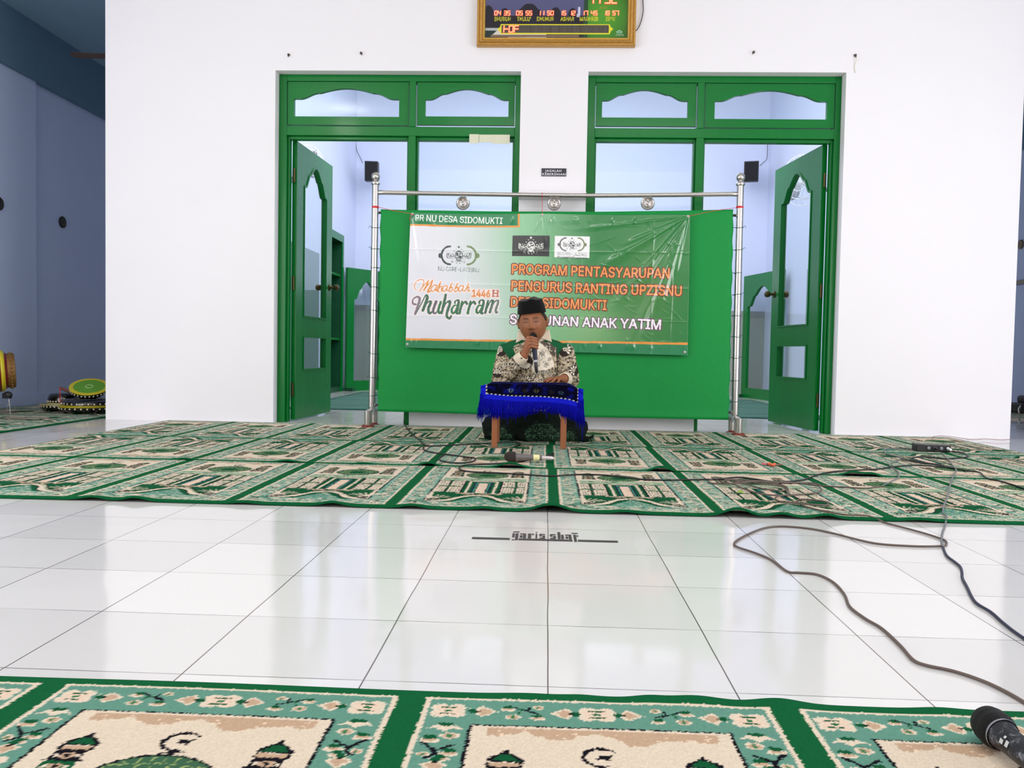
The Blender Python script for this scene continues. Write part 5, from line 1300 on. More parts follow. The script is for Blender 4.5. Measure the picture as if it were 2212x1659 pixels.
# --- shirt
sh = MB()
sh.ball((-.073, 5.075, .425), 1, 32, 20, (.190, .125, .175)); sh.ball((-.070, 5.06, .27), 1, 32, 20, (.200, .155, .17)); sh.capsule((-.115, 5.05, .565), (-.240, 5.05, .538), .078, .058); sh.capsule((-.045, 5.05, .565), (.098, 5.05, .538), .078, .058)
sh.capsule((-.085, 5.045, .53), (-.087, 5.035, .585), .105, .078); sh.ball((-.07, 5.07, .16), 1, 28, 14, (.19, .15, .08))
def sleeve(S_, E_, W_, r):
    sh.capsule(S_, E_, r[0], r[1]); sh.capsule(E_, E_.lerp(W_, .72 if W_ is RW else .42), r[1], r[2])
    m_ = S_.lerp(E_, .55); sh.ball(m_+Vector((0, 0, -.01)), r[1]*1.08, 16, 10)
sleeve(RS, RE, RW, (.060, .056, .041)); sleeve(LS, LE, LW, (.060, .056, .042))
V, N, F = remesh(sh, .0033, 4, .5)
# folds: creases that gather at elbows and armpits
fold = .0032*vnoise(V*np.array([1.0, 1.0, 1.6]), 38, 3.0)+.0022*vnoise(V, 75, 5.0)
for E_ in (RE, LE):
    d = np.linalg.norm(V-np.array(E_), axis=1); fold += .0045*np.exp(-(d/.075)**2)*np.sin(d*190+V[:, 0]*40)
V = V+N*fold[:, None]
# batik cloth drawn on a canvas in the (x,z) plane of the shirt front
SX0, SZ0 = -.42, .10
cb = Canvas(.68, .56, .0018, (184, 168, 140)); R = random.Random(21)
DK, DK2, CRM, WHT, GRN = (50, 44, 38), (84, 76, 64), (222, 208, 182), (236, 226, 206), (20, 92, 54)
def sp(px, py, y=4.98):
    p = PY(px, py, y); return (p.x-SX0, p.z-SZ0)
for _ in range(6500):      # fine filling of curls and dots over dark ground
    x, y = R.uniform(0, .68), R.uniform(0, .56); k = R.random(); s = R.uniform(.0022, .006)
    if k < .52: cb.ell(x, y, s, s*R.uniform(.6, 1.1), DK if R.random() < .7 else DK2)
    elif k < .8:
        a0 = R.uniform(0, 6.28); cb.stroke([(x+s*1.6*(1-q/7)*math.cos(a0+q*.8), y+s*1.6*(1-q/7)*math.sin(a0+q*.8)) for q in range(7)], .0026, DK)
    else: cb.ell(x, y, s*.8, s*.8, CRM); cb.ell(x, y, s*.35, s*.35, DK)
for _ in range(1500):
    x, y = R.uniform(0, .68), R.uniform(0, .56); a0 = R.uniform(0, 6.28); s = R.uniform(.006, .014)
    cb.stroke([(x+s*q*math.cos(a0+.5*q), y+s*q*math.sin(a0+.5*q)*.8) for q in (0, .35, .7, 1, 1.3)], .0022, CRM)
def fanleaf(px, py, a0, a1, r, n=7):
    c = sp(px, py)
    r *= 1.35; cb.ell(c[0], c[1], r*1.06, r*1.06, DK)
    for k in range(n):
        a = math.radians(a0+(a1-a0)*k/(n-1)); u, v = math.cos(a), math.sin(a)
        cb.poly([(c[0]+u*r*.2, c[1]+v*r*.2), (c[0]+u*r*.8-v*r*.16, c[1]+v*r*.8+u*r*.16), (c[0]+u*r, c[1]+v*r), (c[0]+u*r*.8+v*r*.16, c[1]+v*r*.8-u*r*.16)], WHT)
    cb.ell(c[0], c[1], r*.24, r*.24, CRM); cb.ell(c[0], c[1], r*.12, r*.12, DK)
def dotarc(px, py, rx, ry, a0, a1, n, r):
    c = sp(px, py); pts = [(c[0]+rx*math.cos(math.radians(a0+(a1-a0)*k/(n-1))), c[1]+ry*math.sin(math.radians(a0+(a1-a0)*k/(n-1)))) for k in range(n)]
    cb.stroke(pts, r*3.4, DK, 3); cb.stroke([(x*1.0, y+r*1.9) for x, y in pts], .0024, CRM, 3); cb.stroke([(x, y-r*1.9) for x, y in pts], .0024, CRM, 3)
    for x, y in pts: cb.ell(x, y, r, r, WHT); cb.ell(x, y, r*.45, r*.45, DK)
# centre panel: white ground with flowers
cb.poly([sp(*p) for p in ((1147, 768), (1158, 748), (1166, 740), (1180, 752), (1192, 770), (1197, 792), (1180, 800), (1150, 803))], WHT)
for px, py, r in ((1171, 764, .014), (1180, 787, .010), (1160, 789, .010), (1188, 775, .008)):
    c = sp(px, py); cb.ell(c[0], c[1], r, r, DK, ring=.82); cb.ell(c[0], c[1], r*.6, r*.6, DK2, ring=.6); cb.ell(c[0], c[1], r*.25, r*.25, (60, 110, 80))
    for k in range(6):
        a = k*1.047+.4; cb.stroke([(c[0]+r*1.1*math.cos(a), c[1]+r*1.1*math.sin(a)), (c[0]+r*1.9*math.cos(a+.25), c[1]+r*1.9*math.sin(a+.25))], .0022, DK)
for _ in range(34):
    px, py = R.uniform(1152, 1190), R.uniform(756, 798); c = sp(px, py); a = R.uniform(0, 6.28); cb.stroke([c, (c[0]+.008*math.cos(a), c[1]+.008*math.sin(a))], .002, R.choice([DK, DK2, DK2, (130, 70, 70), (70, 110, 90)]))
dotarc(1172, 830, .068, .075, 20, 160, 13, .0052); dotarc(1172, 838, .05, .05, 20, 160, 9, .004)
dotarc(1130, 828, .045, .045, 15, 165, 9, .0050); dotarc(1105, 790, .05, .012, 200, 20, 9, .0042)
fanleaf(1220, 755, -40, 150, .030); fanleaf(1135, 782, 200, 330, .032); fanleaf(1082, 757, 60, 220, .026, 6); fanleaf(1240, 800, 60, 260, .022, 6); fanleaf(1075, 805, 0, 180, .020, 6)
# dark grey panel on the chest with dots, scalloped pocket edge
cb.poly([sp(*p) for p in ((1165, 738), (1178, 736), (1198, 738), (1203, 744), (1203, 772), (1192, 766), (1182, 752))], (92, 84, 74))
for _ in range(26): c = sp(R.uniform(1172, 1201), R.uniform(738, 762)); cb.ell(c[0], c[1], .0032, .0032, WHT)
cb.stroke([sp(*p) for p in ((1164, 738), (1178, 735), (1190, 737), (1203, 736))], .003, CRM, 4); cb.stroke([sp(1204, 736), sp(1204, 800)], .008, DK2); cb.stroke([sp(1200, 736), sp(1200, 790)], .0025, CRM)
cb.stroke([sp(*p) for p in ((1108, 748), (1118, 742), (1130, 744), (1138, 752))], .0045, CRM, 4); cb.stroke([sp(*p) for p in ((1110, 752), (1120, 747), (1132, 749))], .003, DK, 4)
cb.stroke([sp(1146, 742), sp(1146, 800), sp(1147, 840)], .0035, DK2)
# green shoulder panels
for P_ in (((1121, 712), (1083, 732), (1078, 744), (1096, 768), (1100, 775), (1115, 768), (1108, 752), (1113, 740), (1118, 735)), ((1180, 712), (1206, 720), (1230, 735), (1222, 746), (1208, 760), (1206, 776), (1203, 760), (1203, 736), (1188, 736))):
    cb.poly([sp(*p) for p in P_], GRN)
C = sum(cb.sample(V[:, 0]-SX0+a, V[:, 2]-SZ0+b) for a in (-.0007, .0007) for b in (-.0007, .0007))/4
# shoulders and back seen from above and behind keep the green yoke
yk = (V[:, 2] > .572+.10*np.abs(V[:, 0]+.08)*0) & (np.abs(V[:, 0]+.08) < .20) & (V[:, 1] > 4.99); C[yk] = lin(GRN)
C = C*(1+.10*vnoise(V, 150, 4.0))[:, None]
M_shirt = attr_mat('batik_cotton', 0.85, 0.2, bump=.25, bscale=700)
shirt = painted('batik_shirt', V, F, C, M_shirt, man); tag(shirt, 'brown and cream batik shirt with green shoulder panels')
bvh = BVHTree.FromPolygons([Vector(p) for p in V.tolist()], F); bvb = BVHTree.FromPolygons([v.co+worldloc(man) for v in body.data.vertices], [tuple(p.vertices) for p in body.data.polygons])
M_collar = mat('cream_cotton', (222, 208, 184), .85, noise=.05, nscale=60)
def front_y(x, z, default=4.95):
    ys = [h[0].y for b in (bvh, bvb) for h in [b.ray_cast(Vector((x, 4.5, z)), Vector((0, 1, 0)))] if h[0] is not None]
    return min(ys) if ys else default
def flap(name, quad_px, m, ytop, n=8):
    """collar wing: its upper edge stands beside the neck, its point lies on the shirt front"""
    c = [PY(px, py, 4.97) for px, py in quad_px]; mb_ = MB(); vs = []
    for j in range(n+1):
        for i in range(n+1):
            p = c[0].lerp(c[1], i/n).lerp(c[3].lerp(c[2], i/n), j/n); h = bvh.ray_cast(Vector((p.x, 4.5, min(p.z, .605))), Vector((0, 1, 0)))
            yb_ = (h[0].y if h[0] is not None else 4.97)-.006; t = j/n
            vs.append(Vector((p.x, ytop*(1-t)+yb_*t-.006*math.sin(t*math.pi), p.z)))
    mb_.add(vs, [(j*(n+1)+i, j*(n+1)+i+1, (j+1)*(n+1)+i+1, (j+1)*(n+1)+i) for j in range(n) for i in range(n)])
    o = mb_.build(name, m, man, smooth=True); q = o.modifiers.new('s', 'SOLIDIFY'); q.thickness = .0025; return o
flap('collar_flap', ((1119, 713), (1131, 716), (1136, 730), (1114, 741)), M_collar, 5.0)
flap('collar_flap', ((1170, 716), (1186, 711), (1192, 739), (1166, 730)), M_collar, 5.0)
nk = MB(); ang = [math.radians(a) for a in range(-250, 71, 10)]
vs = []
for h in (0, 1):
    for t in ang:
        r_ = .080-.010*h; vs.append((-.087+r_*1.0*math.cos(t), 5.035+r_*.9*math.sin(t)*-1, .610+.040*h-.012*max(0, math.sin(t)*0)))
nk.add(vs, [(i, i+1, len(ang)+i+1, len(ang)+i) for i in range(len(ang)-1)])
o = nk.build('collar_band', M_collar, man, smooth=True); q = o.modifiers.new('s', 'SOLIDIFY'); q.thickness = .003
for W_, E_ in ((RW, RE), (LW, LE)):
    d = (W_-E_).normalized(); a = W_-d*.052; b = W_-d*.006
    k = MB(); k.lathe([(.0405, 0), (.0415, .004), (.0355, .042), (.0330, .050), (.0300, .049), (.0285, .03), (.026, .028)], a, d, 28, cap=False); o = k.build('cuff', M_collar, man, smooth=True)
    bt = a+d*.03+Vector((.0, -.039, -.004)); MB().lathe([(.0001, -.002), (.0045, -.001), (.0045, .002), (.0001, .0035)], bt, (0, -1, 0), 14).build('cuff_button', mat('dark_button', (40, 26, 24), .4), o)

# --- sarong
sr = MB()
for a, b in ((hipL, Vector((-.315, 4.985, .088))), (hipR, Vector((.180, 4.985, .088)))): sr.capsule(a, b, .092, .072)
sr.capsule((-.312, 4.965, .066), (-.02, 4.925, .060), .064, .056); sr.capsule((.178, 4.965, .066), (-.12, 4.915, .058), .064, .054)
sr.ball((-.07, 5.02, .12), 1, 28, 16, (.21, .15, .095)); sr.ball((-.07, 5.14, .10), 1, 28, 14, (.20, .12, .10)); sr.ball((-.065, 4.925, .062), 1, 24, 12, (.14, .05, .055))
sr.capsule((.20, 4.97, .030), (.272, 4.945, .020), .022, .012); sr.capsule((.255, 4.95, .022), (.282, 4.94, .046), .012, .006); sr.capsule((-.335, 4.985, .03), (-.365, 4.99, .022), .02, .010)
V, N, F = remesh(sr, .0042, 4, .5)
V = V+N*(.0035*vnoise(V*np.array([1, 1, 1.8]), 30, 7.0)+.0022*vnoise(V*np.array([.6, 1, 2.2]), 70, 8.0)+.002*np.sin(V[:, 2]*130+9*np.sin(V[:, 0]*14)))[:, None]
V[:, 2] = np.maximum(V[:, 2], .0115)
C = np.tile(lin((13, 22, 17)), (len(V), 1)); pm = vnoise(V, 14, 2.4)+.8*np.exp(-((V[:, 0]+.05)/.12)**2-((V[:, 2]-.08)/.06)**2)+.9*np.exp(-((V[:, 0]-.14)/.05)**2)
spk = (vnoise(V, 420, 1.0)+vnoise(V, 640, 3.0) > .34) & (pm > .35); C[spk] = lin((88, 130, 96))*(.5+.5*rng.random(spk.sum()))[:, None]
spk = (vnoise(V, 410, 5.0) > .42) & (pm > .1); C[spk] = lin((36, 66, 48))
sar = painted('sarong', V, F, C, attr_mat('dark_green_sarong_cotton', .85, .15, bump=.2, bscale=500), man); tag(sar, 'very dark green patterned sarong')

# ------------------------------------------------------------------ microphones
M_mesh = mat('dark_microphone_grille', (20, 19, 20), .5, metal=.5, bump=1.0, bscale=900)
def microphone(name, tail, head, label, body_rgb, grille_rgb, parts, k=1.0, group='wired microphones'):
    """vocal microphone along tail->head"""
    a = Vector(tail); b = Vector(head); d = (b-a); L = d.length; d.normalize(); r = thing(name, a, label, 'microphone', group)
    mb_ = MB(); Mg = mat('microphone_grille', grille_rgb, .55, metal=.3, bump=1.0, bscale=900); Mb = mat('microphone_body', body_rgb, .38, noise=parts.get('wear', 0), nscale=70)
    gl = .052*k
    mb_.lathe([(.0125*k, 0), (.013*k, .01), (.0175*k, L-gl-.012), (.021*k, L-gl)], a, d, 28); hd = mb_.build('handle', Mb, r, smooth=True, angle=50)
    if parts.get('wear'):
        nt = Mb.node_tree; bs = nt.nodes['Principled BSDF']; tc = nt.nodes.new('ShaderNodeTexCoord'); n1 = nt.nodes.new('ShaderNodeTexNoise'); n1.inputs['Scale'].default_value = 55; n1.inputs['Detail'].default_value = 8; n1.inputs['Roughness'].default_value = .75
        rp = nt.nodes.new('ShaderNodeValToRGB'); rp.color_ramp.elements[0].position = .53; rp.color_ramp.elements[0].color = (*L3(16, 18, 24), 1); rp.color_ramp.elements[1].position = .66; rp.color_ramp.elements[1].color = (*L3(132, 134, 144), 1)
        nt.links.new(tc.outputs['Object'], n1.inputs['Vector']); nt.links.new(n1.outputs['Fac'], rp.inputs[0]); nt.links.new(rp.outputs[0], bs.inputs['Base Color'])
        up = (C0-(a+d*(L-gl-.03))); up = (up-d*up.dot(d)).normalized(); sd_ = d.cross(up); lg = MB()
        def onh(u, w): 
            an = w/.02; rr = (.0175+.0035*max(0, (u-(L-gl-.012))/.012)+.0006)*k; return a+d*u+(up*math.cos(an)+sd_*math.sin(an))*rr
        for u0, w0, du, dw in ((L-gl-.030, -.012, .007, .007), (L-gl-.040, -.011, .006, .009), (L-gl-.031, -.002, .004, .004)):
            lg.add([onh(u0, w0), onh(u0+du, w0), onh(u0+du, w0+dw), onh(u0, w0+dw)], [(0, 1, 2, 3)])
        lg.build('printed_mark', mat('worn_white_print', (198, 198, 196), .5), hd)
    g = MB(); g.lathe([(.021*k, 0), (.0245*k, .006), (.0255*k, .012), (.0255*k, .016), (.0245*k, .019), (.0250*k, .026), (.0225*k, .037), (.0165*k, .046), (.008*k, .051), (.0005, .052*k)], a+d*(L-gl), d, 28); g.build('grille', Mg, r, smooth=True)
    rg = MB(); rg.lathe([(.0218*k, -.0022), (.0221*k, 0), (.0218*k, .0012)], a+d*(L-gl), d, 28, cap=False); rg.build('collar_ring', mat('ring_metal', parts.get('ring', (70, 70, 72)), .35, metal=.8), r, smooth=True)
    if 'tape' in parts:
        t = parts['tape']; rr = lambda u: .013*k+(.0175-.013)*k*(u/(L-gl)); q = MB(); q.lathe([(rr(t[0])+.0008, t[0]), (rr(t[1])+.0008, t[1])], a+d*0, d, 28, cap=False); q.build('tape_band', mat('pale_tape', parts['tape_rgb'], .6), r, smooth=True)
    if 'plug' in parts:
        q = MB(); q.lathe([(.004, -.062), (.0062, -.055), (.0095, -.050), (.0105, -.012), (.0100, 0)], a, d, 20); q.build('plug', mat('plug_finish', parts['plug'], .35, metal=parts.get('plug_metal', .0)), r, smooth=True, angle=45)
    return r
held = microphone('microphone', mbm+max_*.016, mt+max_*.012, 'dark microphone with a navy handle held to the seated man\'s mouth', (22, 24, 52), (16, 15, 16), {'plug': (44, 40, 44), 'tape': (.004, .016), 'tape_rgb': (190, 188, 190)}, .92)
f0 = FL(1170, 989, .034); f1 = FL(1089, 986, .040)
microphone('microphone', f0, f1, 'grey microphone with a pale yellow band lying on the rug before the low table', (104, 98, 96), (58, 46, 42), {'plug': (206, 196, 194), 'plug_metal': .3, 'tape': (.012, .042), 'tape_rgb': (228, 222, 164)}, 1.0)
g1 = FL(2128, 1556, .0395); g0 = FL(2332, 1727, .033); dd = (g1-g0).normalized()
microphone('microphone', g1-dd*.235+Vector((0, 0, 0)), g1+dd*.012, 'worn black microphone in the bottom right corner, on the rug nearest the camera', (26, 27, 34), (10, 10, 11), {'wear': .9, 'ring': (170, 170, 176), 'plug': (60, 60, 64)}, 1.0)

tl = mbm+max_*.016-max_*.056
cpts = [tl, PY(1157, 812, 4.852), PY(1152, 820, 4.84), Vector((PY(1148, 825, 4.82).x, 4.82, .3725)), Vector((-.15, 4.80, .3700)), Vector((-.19, 4.83, .3690))]
MB().tube(smooth_path(cpts, 6), .0026, 8).build('cord', mat('thin_dark_cord', (40, 34, 34), .5), held, smooth=True)
# ------------------------------------------------------------------ low table and its fringed mat
M_wood = mat('red_brown_wood', (142, 84, 48), .55, noise=.18, nscale=20, bump=.2, bscale=80, stretch=(1, 1, .15))
M_woodtop = mat('table_top_wood', (150, 92, 62), .5, noise=.15, nscale=18)
tx0, tx1, ty0, ty1, th_ = -.300, .120, 4.535, 4.80, .360
tb = thing('low_table', ((tx0+tx1)/2, (ty0+ty1)/2, 0.0215), 'low wooden table with square legs standing before the seated man', 'table')
MB().box(tx0, tx1, ty0, ty1, th_-.018, th_-.0005).build('table_top', M_woodtop, tb, bevel=.003)
for x in (-.283, .097):
    for y in (4.552, 4.775): MB().box(x-.0155, x+.0155, y-.0155, y+.0155, .0107, th_-.018).build('leg', M_wood, tb, bevel=.0025)
for x0, x1 in ((-.2675, .0815),):
    MB().box(x0, x1, 4.545, 4.560, th_-.058, th_-.018).build('apron', M_wood, tb, bevel=.002); MB().box(x0, x1, 4.768, 4.783, th_-.058, th_-.018).build('apron', M_wood, tb, bevel=.002)
M_pw = mat('pinkish_white_paint', (226, 204, 204), .6)
for xa, sx in ((-.2670, 1), (.0810, -1)):
    y_ = 4.563; m = MB(); m.prism([(xa, th_-.19), (xa, th_-.06), (xa+sx*.05, th_-.06)] if sx > 0 else [(xa+sx*.05, th_-.06), (xa, th_-.06), (xa, th_-.19)], y_, y_+.012); m.build('corner_brace', M_pw, tb)
# mat: woven strip hanging over the front edge, then a long fringe
matr = thing('table_mat', (-.08, 4.66, th_), 'blue fringed mat with a dark stitched band draped over the low table', 'mat')
M_mat = attr_mat('blue_woven_mat', .95, .05, bump=.5, bscale=600)
mx0, mx1 = -.362, .200
def front_len(x): t = (x-mx0)/(mx1-mx0); return .076+.034*t+.005*math.sin(t*7)
rowsP = []; rowsC = []
cm = Canvas(mx1-mx0, .42, .0015, (22, 30, 190))
BLU, NAV, WHT2 = (6, 12, 140), (5, 5, 24), (200, 200, 178)
# canvas y: 0 at the lower front hem, growing over the edge and back across the top
cm.rect(.030, .030, .535, .42, NAV); cm.rect(.030, .115, .535, .42, (6, 9, 78))
R = random.Random(5)
for _ in range(46):
    x, y = R.uniform(.04, .52), R.uniform(.036, .11); cm.ell(x, y, R.uniform(.008, .018), R.uniform(.006, .012), R.choice([(8, 10, 70), (8, 12, 100), (6, 6, 36)]))
for x, c in ((.165, (110, 140, 170)), (.245, (70, 64, 34)), (.305, (110, 104, 50)), (.390, (40, 40, 38)), (.440, (70, 104, 116))):
    for a in range(4):
        t = a*math.pi/2+.78; cm.ell(x+.009*math.cos(t), .062+.008*math.sin(t), .0034, .0028, c); cm.ell(x+.014*math.cos(t+.78), .062+.011*math.sin(t+.78), .002, .002, c)
k = 0
for x in np.arange(.032, .535, .0225): cm.rect(x, .0300, x+.009, .0338, WHT2)
for y in np.arange(.030, .42, .018):
    cm.rect(.030, y, .034, y+.009, WHT2); cm.rect(.531, y, .535, y+.009, WHT2)
for x in np.arange(.42, .53, .0225): cm.rect(x, .125, x+.011, .130, WHT2)
nx_, ns = 150, 90
for j in range(ns+1):
    s = j/ns*.40; rp, rc = [], []
    for i in range(nx_+1):
        x = mx0+(mx1-mx0)*i/nx_; fl = front_len(x); yf = ty0-.006; zt = th_+.0045
        if s < fl: y = yf-.004*math.sin(x*60)*(1-s/fl)-.002; z = zt-.006-(fl-s)
        elif s < fl+.012: q = (s-fl)/.012*math.pi/2; y = yf-.002+.006*(1-math.cos(q)); z = zt-.006+.006*math.sin(q)
        else: y = yf+.004+(s-fl-.012); z = zt
        # beyond the ends of the top the mat sags down
        ov = max(0, x-(tx1-.004))/.084; ov2 = max(0, (tx0+.004)-x)/.066
        z -= .046*ov**1.5*(1 if s > fl else .35)+.020*ov2**1.6*(1 if s > fl else .3)
        if y > ty1-.01: y = min(y, ty1+.03)
        rp.append((x, min(y, 4.815), z)); rc.append((x-mx0, s))
    rowsP.append(rp); rowsC.append(rc)
P = np.array(rowsP); Q = np.array(rowsC); C_ = cm.sample(Q[..., 0], Q[..., 1])
wv = grid_mesh('woven_mat', P, nx_+1, ns+1, C_, M_mat, matr); wv.modifiers.new('s', 'SOLIDIFY').thickness = .003
fr = MB(); R = random.Random(9)
M_fr = mat('blue_fringe_yarn', (0, 4, 150), .8, spec=.12, noise=.35, nscale=60)
def strand(x, y, z, L, sway=0, r=.0016):
    pts = [Vector((x, y, z))]; dx = R.uniform(-.01, .01)+sway; dy = R.uniform(-.006, .004)
    for q in (.35, .7, 1.0): pts.append(Vector((x+dx*q*q+R.uniform(-.0015, .0015), y+dy*q, z-L*q)))
    fr.tube(pts, [r, r, r*.9, r*.6], 5)
for k in range(760):
    x = mx0+.002+(mx1-mx0-.004)*(k+R.random())/760; t = (x-mx0)/(mx1-mx0); z = th_-.0015-front_len(x)-.046*max(0, (x-tx1)/.084)**1.5*.35
    L = .094-.036*math.exp(-((t-.62)/.20)**2)-.020*t+R.uniform(-.014, .014)
    strand(x, ty0-.0085-R.random()*.006, z, L+(.03 if R.random() < .02 else 0))
for k in range(70):
    strand(mx0+R.uniform(-.004, .012), ty0-.004+R.uniform(-.006, .006), th_-.05-R.random()*.03, .09+R.uniform(0, .045), -.018*R.random(), .0013)
for k in range(90):
    strand(mx1-R.uniform(-.004, .03), ty0-.004+R.uniform(-.006, .012), th_-.07-R.random()*.03, .075+R.uniform(0, .06), .010*R.random(), .0013)
for k in range(3): strand(mx1-.004*k, ty0-.004, th_-.12, .14+.03*k, .0, .001)
tag(fr.build('fringe', M_fr, matr, smooth=True), kind='stuff')
# hanging rear end of the mat at the right
sd = MB(); xs_ = [.118+.0125*i for i in range(6)]
cn = Canvas(.08, .14, .002, BLU)
for q in np.arange(.01, .14, .018): cn.rect(.004, q, .010, q+.009, WHT2); cn.rect(.064, q, .070, q+.009, WHT2)
for q in (.03, .05, .075, .1): cn.rect(.034, q, .042, q+.007, (150, 20, 50))
P = np.array([[(.118+.066*i/12, 4.66+.012*math.sin(i*.8), .318-.125*j/16-.02*(i/12)) for i in range(13)] for j in range(17)])
Qx = np.array([[(.066*i/12, .125-.125*j/16) for i in range(13)] for j in range(17)])
o = grid_mesh('side_drape', P, 13, 17, cn.sample(Qx[..., 0], Qx[..., 1]), M_mat, matr); o.modifiers.new('s', 'SOLIDIFY').thickness = .003

# ------------------------------------------------------------------ cables on the floor
M_cbl = mat('black_rubber_cable', (24, 22, 24), .5); M_cbr = mat('brown_grey_cable', (92, 78, 70), .5, noise=.15, nscale=40); M_cgr = mat('grey_twisted_cable', (108, 112, 114), .5, noise=.1, nscale=40); M_cbb = mat('blue_black_cable', (34, 36, 62), .5)
def on_floor(px, py, lift=0):
    p = FL(px, py, .0105)
    z = .0112 if p.y > 2.79 else .0006
    return FL(px, py, z+lift)
def cable(pts, m, label, r=.0032, per=7, lifts=None, group='cables lying on the floor', name='cable'):
    P = [on_floor(x, y, r+(lifts[i] if lifts else 0)) for i, (x, y) in enumerate(pts)]
    P = smooth_path(P, per)
    # ease the step from rug to tiles
    out = []
    for q in P:
        base = .0112 if q.y > 2.80 else .0006 if q.y < 2.745 else .0006+.0106*(q.y-2.745)/.055
        out.append(Vector((q.x, q.y, max(q.z, base+r))))
    return tag(MB().tube(out, r, 8).build(name, m, smooth=True), label, 'cable', group)
cable([(873, 905), (873, 914), (879, 925), (893, 940), (907, 951), (919, 962), (940, 963), (985, 961), (1030, 959), (1062, 957), (1095, 954.5), (1118, 957), (1124, 960.5), (1112, 964)], M_cbl, 'black cable from the foot of the left door post to under the low table', .0036)
cable([(917, 963), (914, 969), (924, 975), (946, 979), (970, 982), (1000, 986), (1022, 989), (1027, 993), (1016, 998), (990, 1000), (966, 998), (952, 995), (950, 989), (958, 984), (962, 981)], M_cbl, 'black cable loop on the rug left of the grey microphone', .0036)
mc = [(1172, 988.5), (1184, 983), (1193, 979), (1196, 981.5), (1188, 984.5), (1175, 986), (1160, 989), (1140, 994), (1110, 998.5), (1070, 1001.5), (1030, 1003), (1003, 1005.5), (992, 1010), (996, 1015), (1018, 1019), (1060, 1021), (1120, 1024), (1180, 1028), (1215, 1027), (1250, 1025), (1300, 1026), (1345, 1030), (1390, 1035.5), (1440, 1037), (1500, 1036), (1548, 1035), (1592, 1031), (1625, 1034), (1665, 1040), (1705, 1040), (1738, 1036), (1762, 1027), (1800, 1019), (1850, 1015.5), (1900, 1013), (1925, 1009), (1975, 1005), (2030, 1008), (2065, 1012)]
cable(mc, M_cbl, 'long black cable running from the grey microphone across the rug to the black box', .0036, lifts=[.018, .012, .006]+[0]*(len(mc)-3))
heap = [(1905, 1050), (1870, 1054.5), (1820, 1052), (1770, 1049), (1720, 1043), (1660, 1040), (1600, 1037), (1555, 1034), (1531, 1038), (1540, 1044), (1590, 1044), (1640, 1040), (1700, 1043), (1760, 1044), (1772, 1053), (1770, 1063), (1730, 1068), (1680, 1070), (1640, 1066), (1605, 1055), (1585, 1046), (1560, 1042), (1575, 1037), (1630, 1043), (1680, 1049), (1698, 1055), (1690, 1060), (1650, 1056), (1610, 1046), (1590, 1041), (1650, 1041), (1695, 1050), (1703, 1062), (1698, 1069), (1680, 1072), (1675, 1078), (1690, 1084), (1730, 1088), (1775, 1091), (1790, 1091), (1780, 1083), (1740, 1079), (1722, 1081), (1735, 1092), (1770, 1102), (1820, 1111), (1880, 1121), (1930, 1134), (1990, 1150), (2034, 1164), (2044, 1170), (2043, 1177), (2030, 1179.5), (1980, 1180), (1900, 1175), (1850, 1165), (1800, 1152), (1750, 1142), (1690, 1137), (1650, 1141), (1610, 1157), (1587, 1172), (1592, 1181), (1630, 1194), (1665, 1209), (1700, 1234), (1725, 1237), (1765, 1241), (1800, 1258), (1824, 1284), (1836, 1311), (1870, 1337), (1905, 1358), (1945, 1395), (1972, 1425), (2000, 1437), (2060, 1450), (2120, 1470), (2170, 1493), (2215, 1519), (2260, 1550)]
lf = [0.0]*len(heap); R = random.Random(4)
for i in range(10, 44): lf[i] = .007*(.5+.5*math.sin(i*1.9))
cable(heap, M_cbr, 'brown cable coiled on the front far rug and curving over the white tiles', .0031, lifts=lf)
cable([(2035, 978), (2040, 984), (2046, 990), (2053, 998), (2062, 1010), (2066, 1017), (2061, 1024), (2056, 1036), (2052, 1050), (2049, 1065), (2044, 1080), (2038, 1094), (2038, 1108), (2044, 1122), (2041, 1136), (2036, 1150), (2034, 1166), (2037, 1182)], M_cgr, 'grey twisted cable running from the black box down over the rug edge', .0032)
cable([(2037, 1182), (2045, 1200), (2060, 1212), (2074, 1224), (2078, 1236), (2079, 1249), (2089, 1268), (2100, 1291), (2112, 1305), (2140, 1322), (2165, 1344), (2190, 1364), (2215, 1381), (2250, 1404)], M_cbb, 'blue-black cable on the white tiles leaving at the right edge', .0033)
cable([(2036, 971), (2060, 975), (2080, 979), (2091, 984), (2085, 988), (2060, 990), (2035, 991), (2000, 987), (1975, 988), (1968, 993), (1995, 999), (2030, 1004), (2063, 1012), (2090, 1017), (2115, 1020), (2125, 1028), (2135, 1034), (2160, 1039), (2190, 1048), (2220, 1058)], M_cbl, 'black cable looping from the black box to the right edge', .0035)
cable([(1990, 970), (1950, 969), (1920, 969), (1910, 973), (1916, 981), (1938, 986), (1946, 990), (1938, 996), (1925, 1000), (1923, 1007), (1934, 1014), (1942, 1022), (1940, 1032), (1925, 1040), (1905, 1050)], M_cgr, 'grey cable bending from the black box towards the coiled brown cable', .0029)
cable([(1945, 990), (1962, 995), (1990, 1000), (2020, 1003), (2050, 1009)], M_cbl, 'short black cable strand between the looped cables near the black box', .0032)
cable([(2012, 944.5), (2030, 941.5), (2060, 944), (2098, 949.5), (2130, 948), (2160, 950.5), (2183, 949)], mat('dull_red_wire', (150, 84, 88), .6), 'thin dull red wire along the foot of the wall at the right corner', .0017, name='wire')
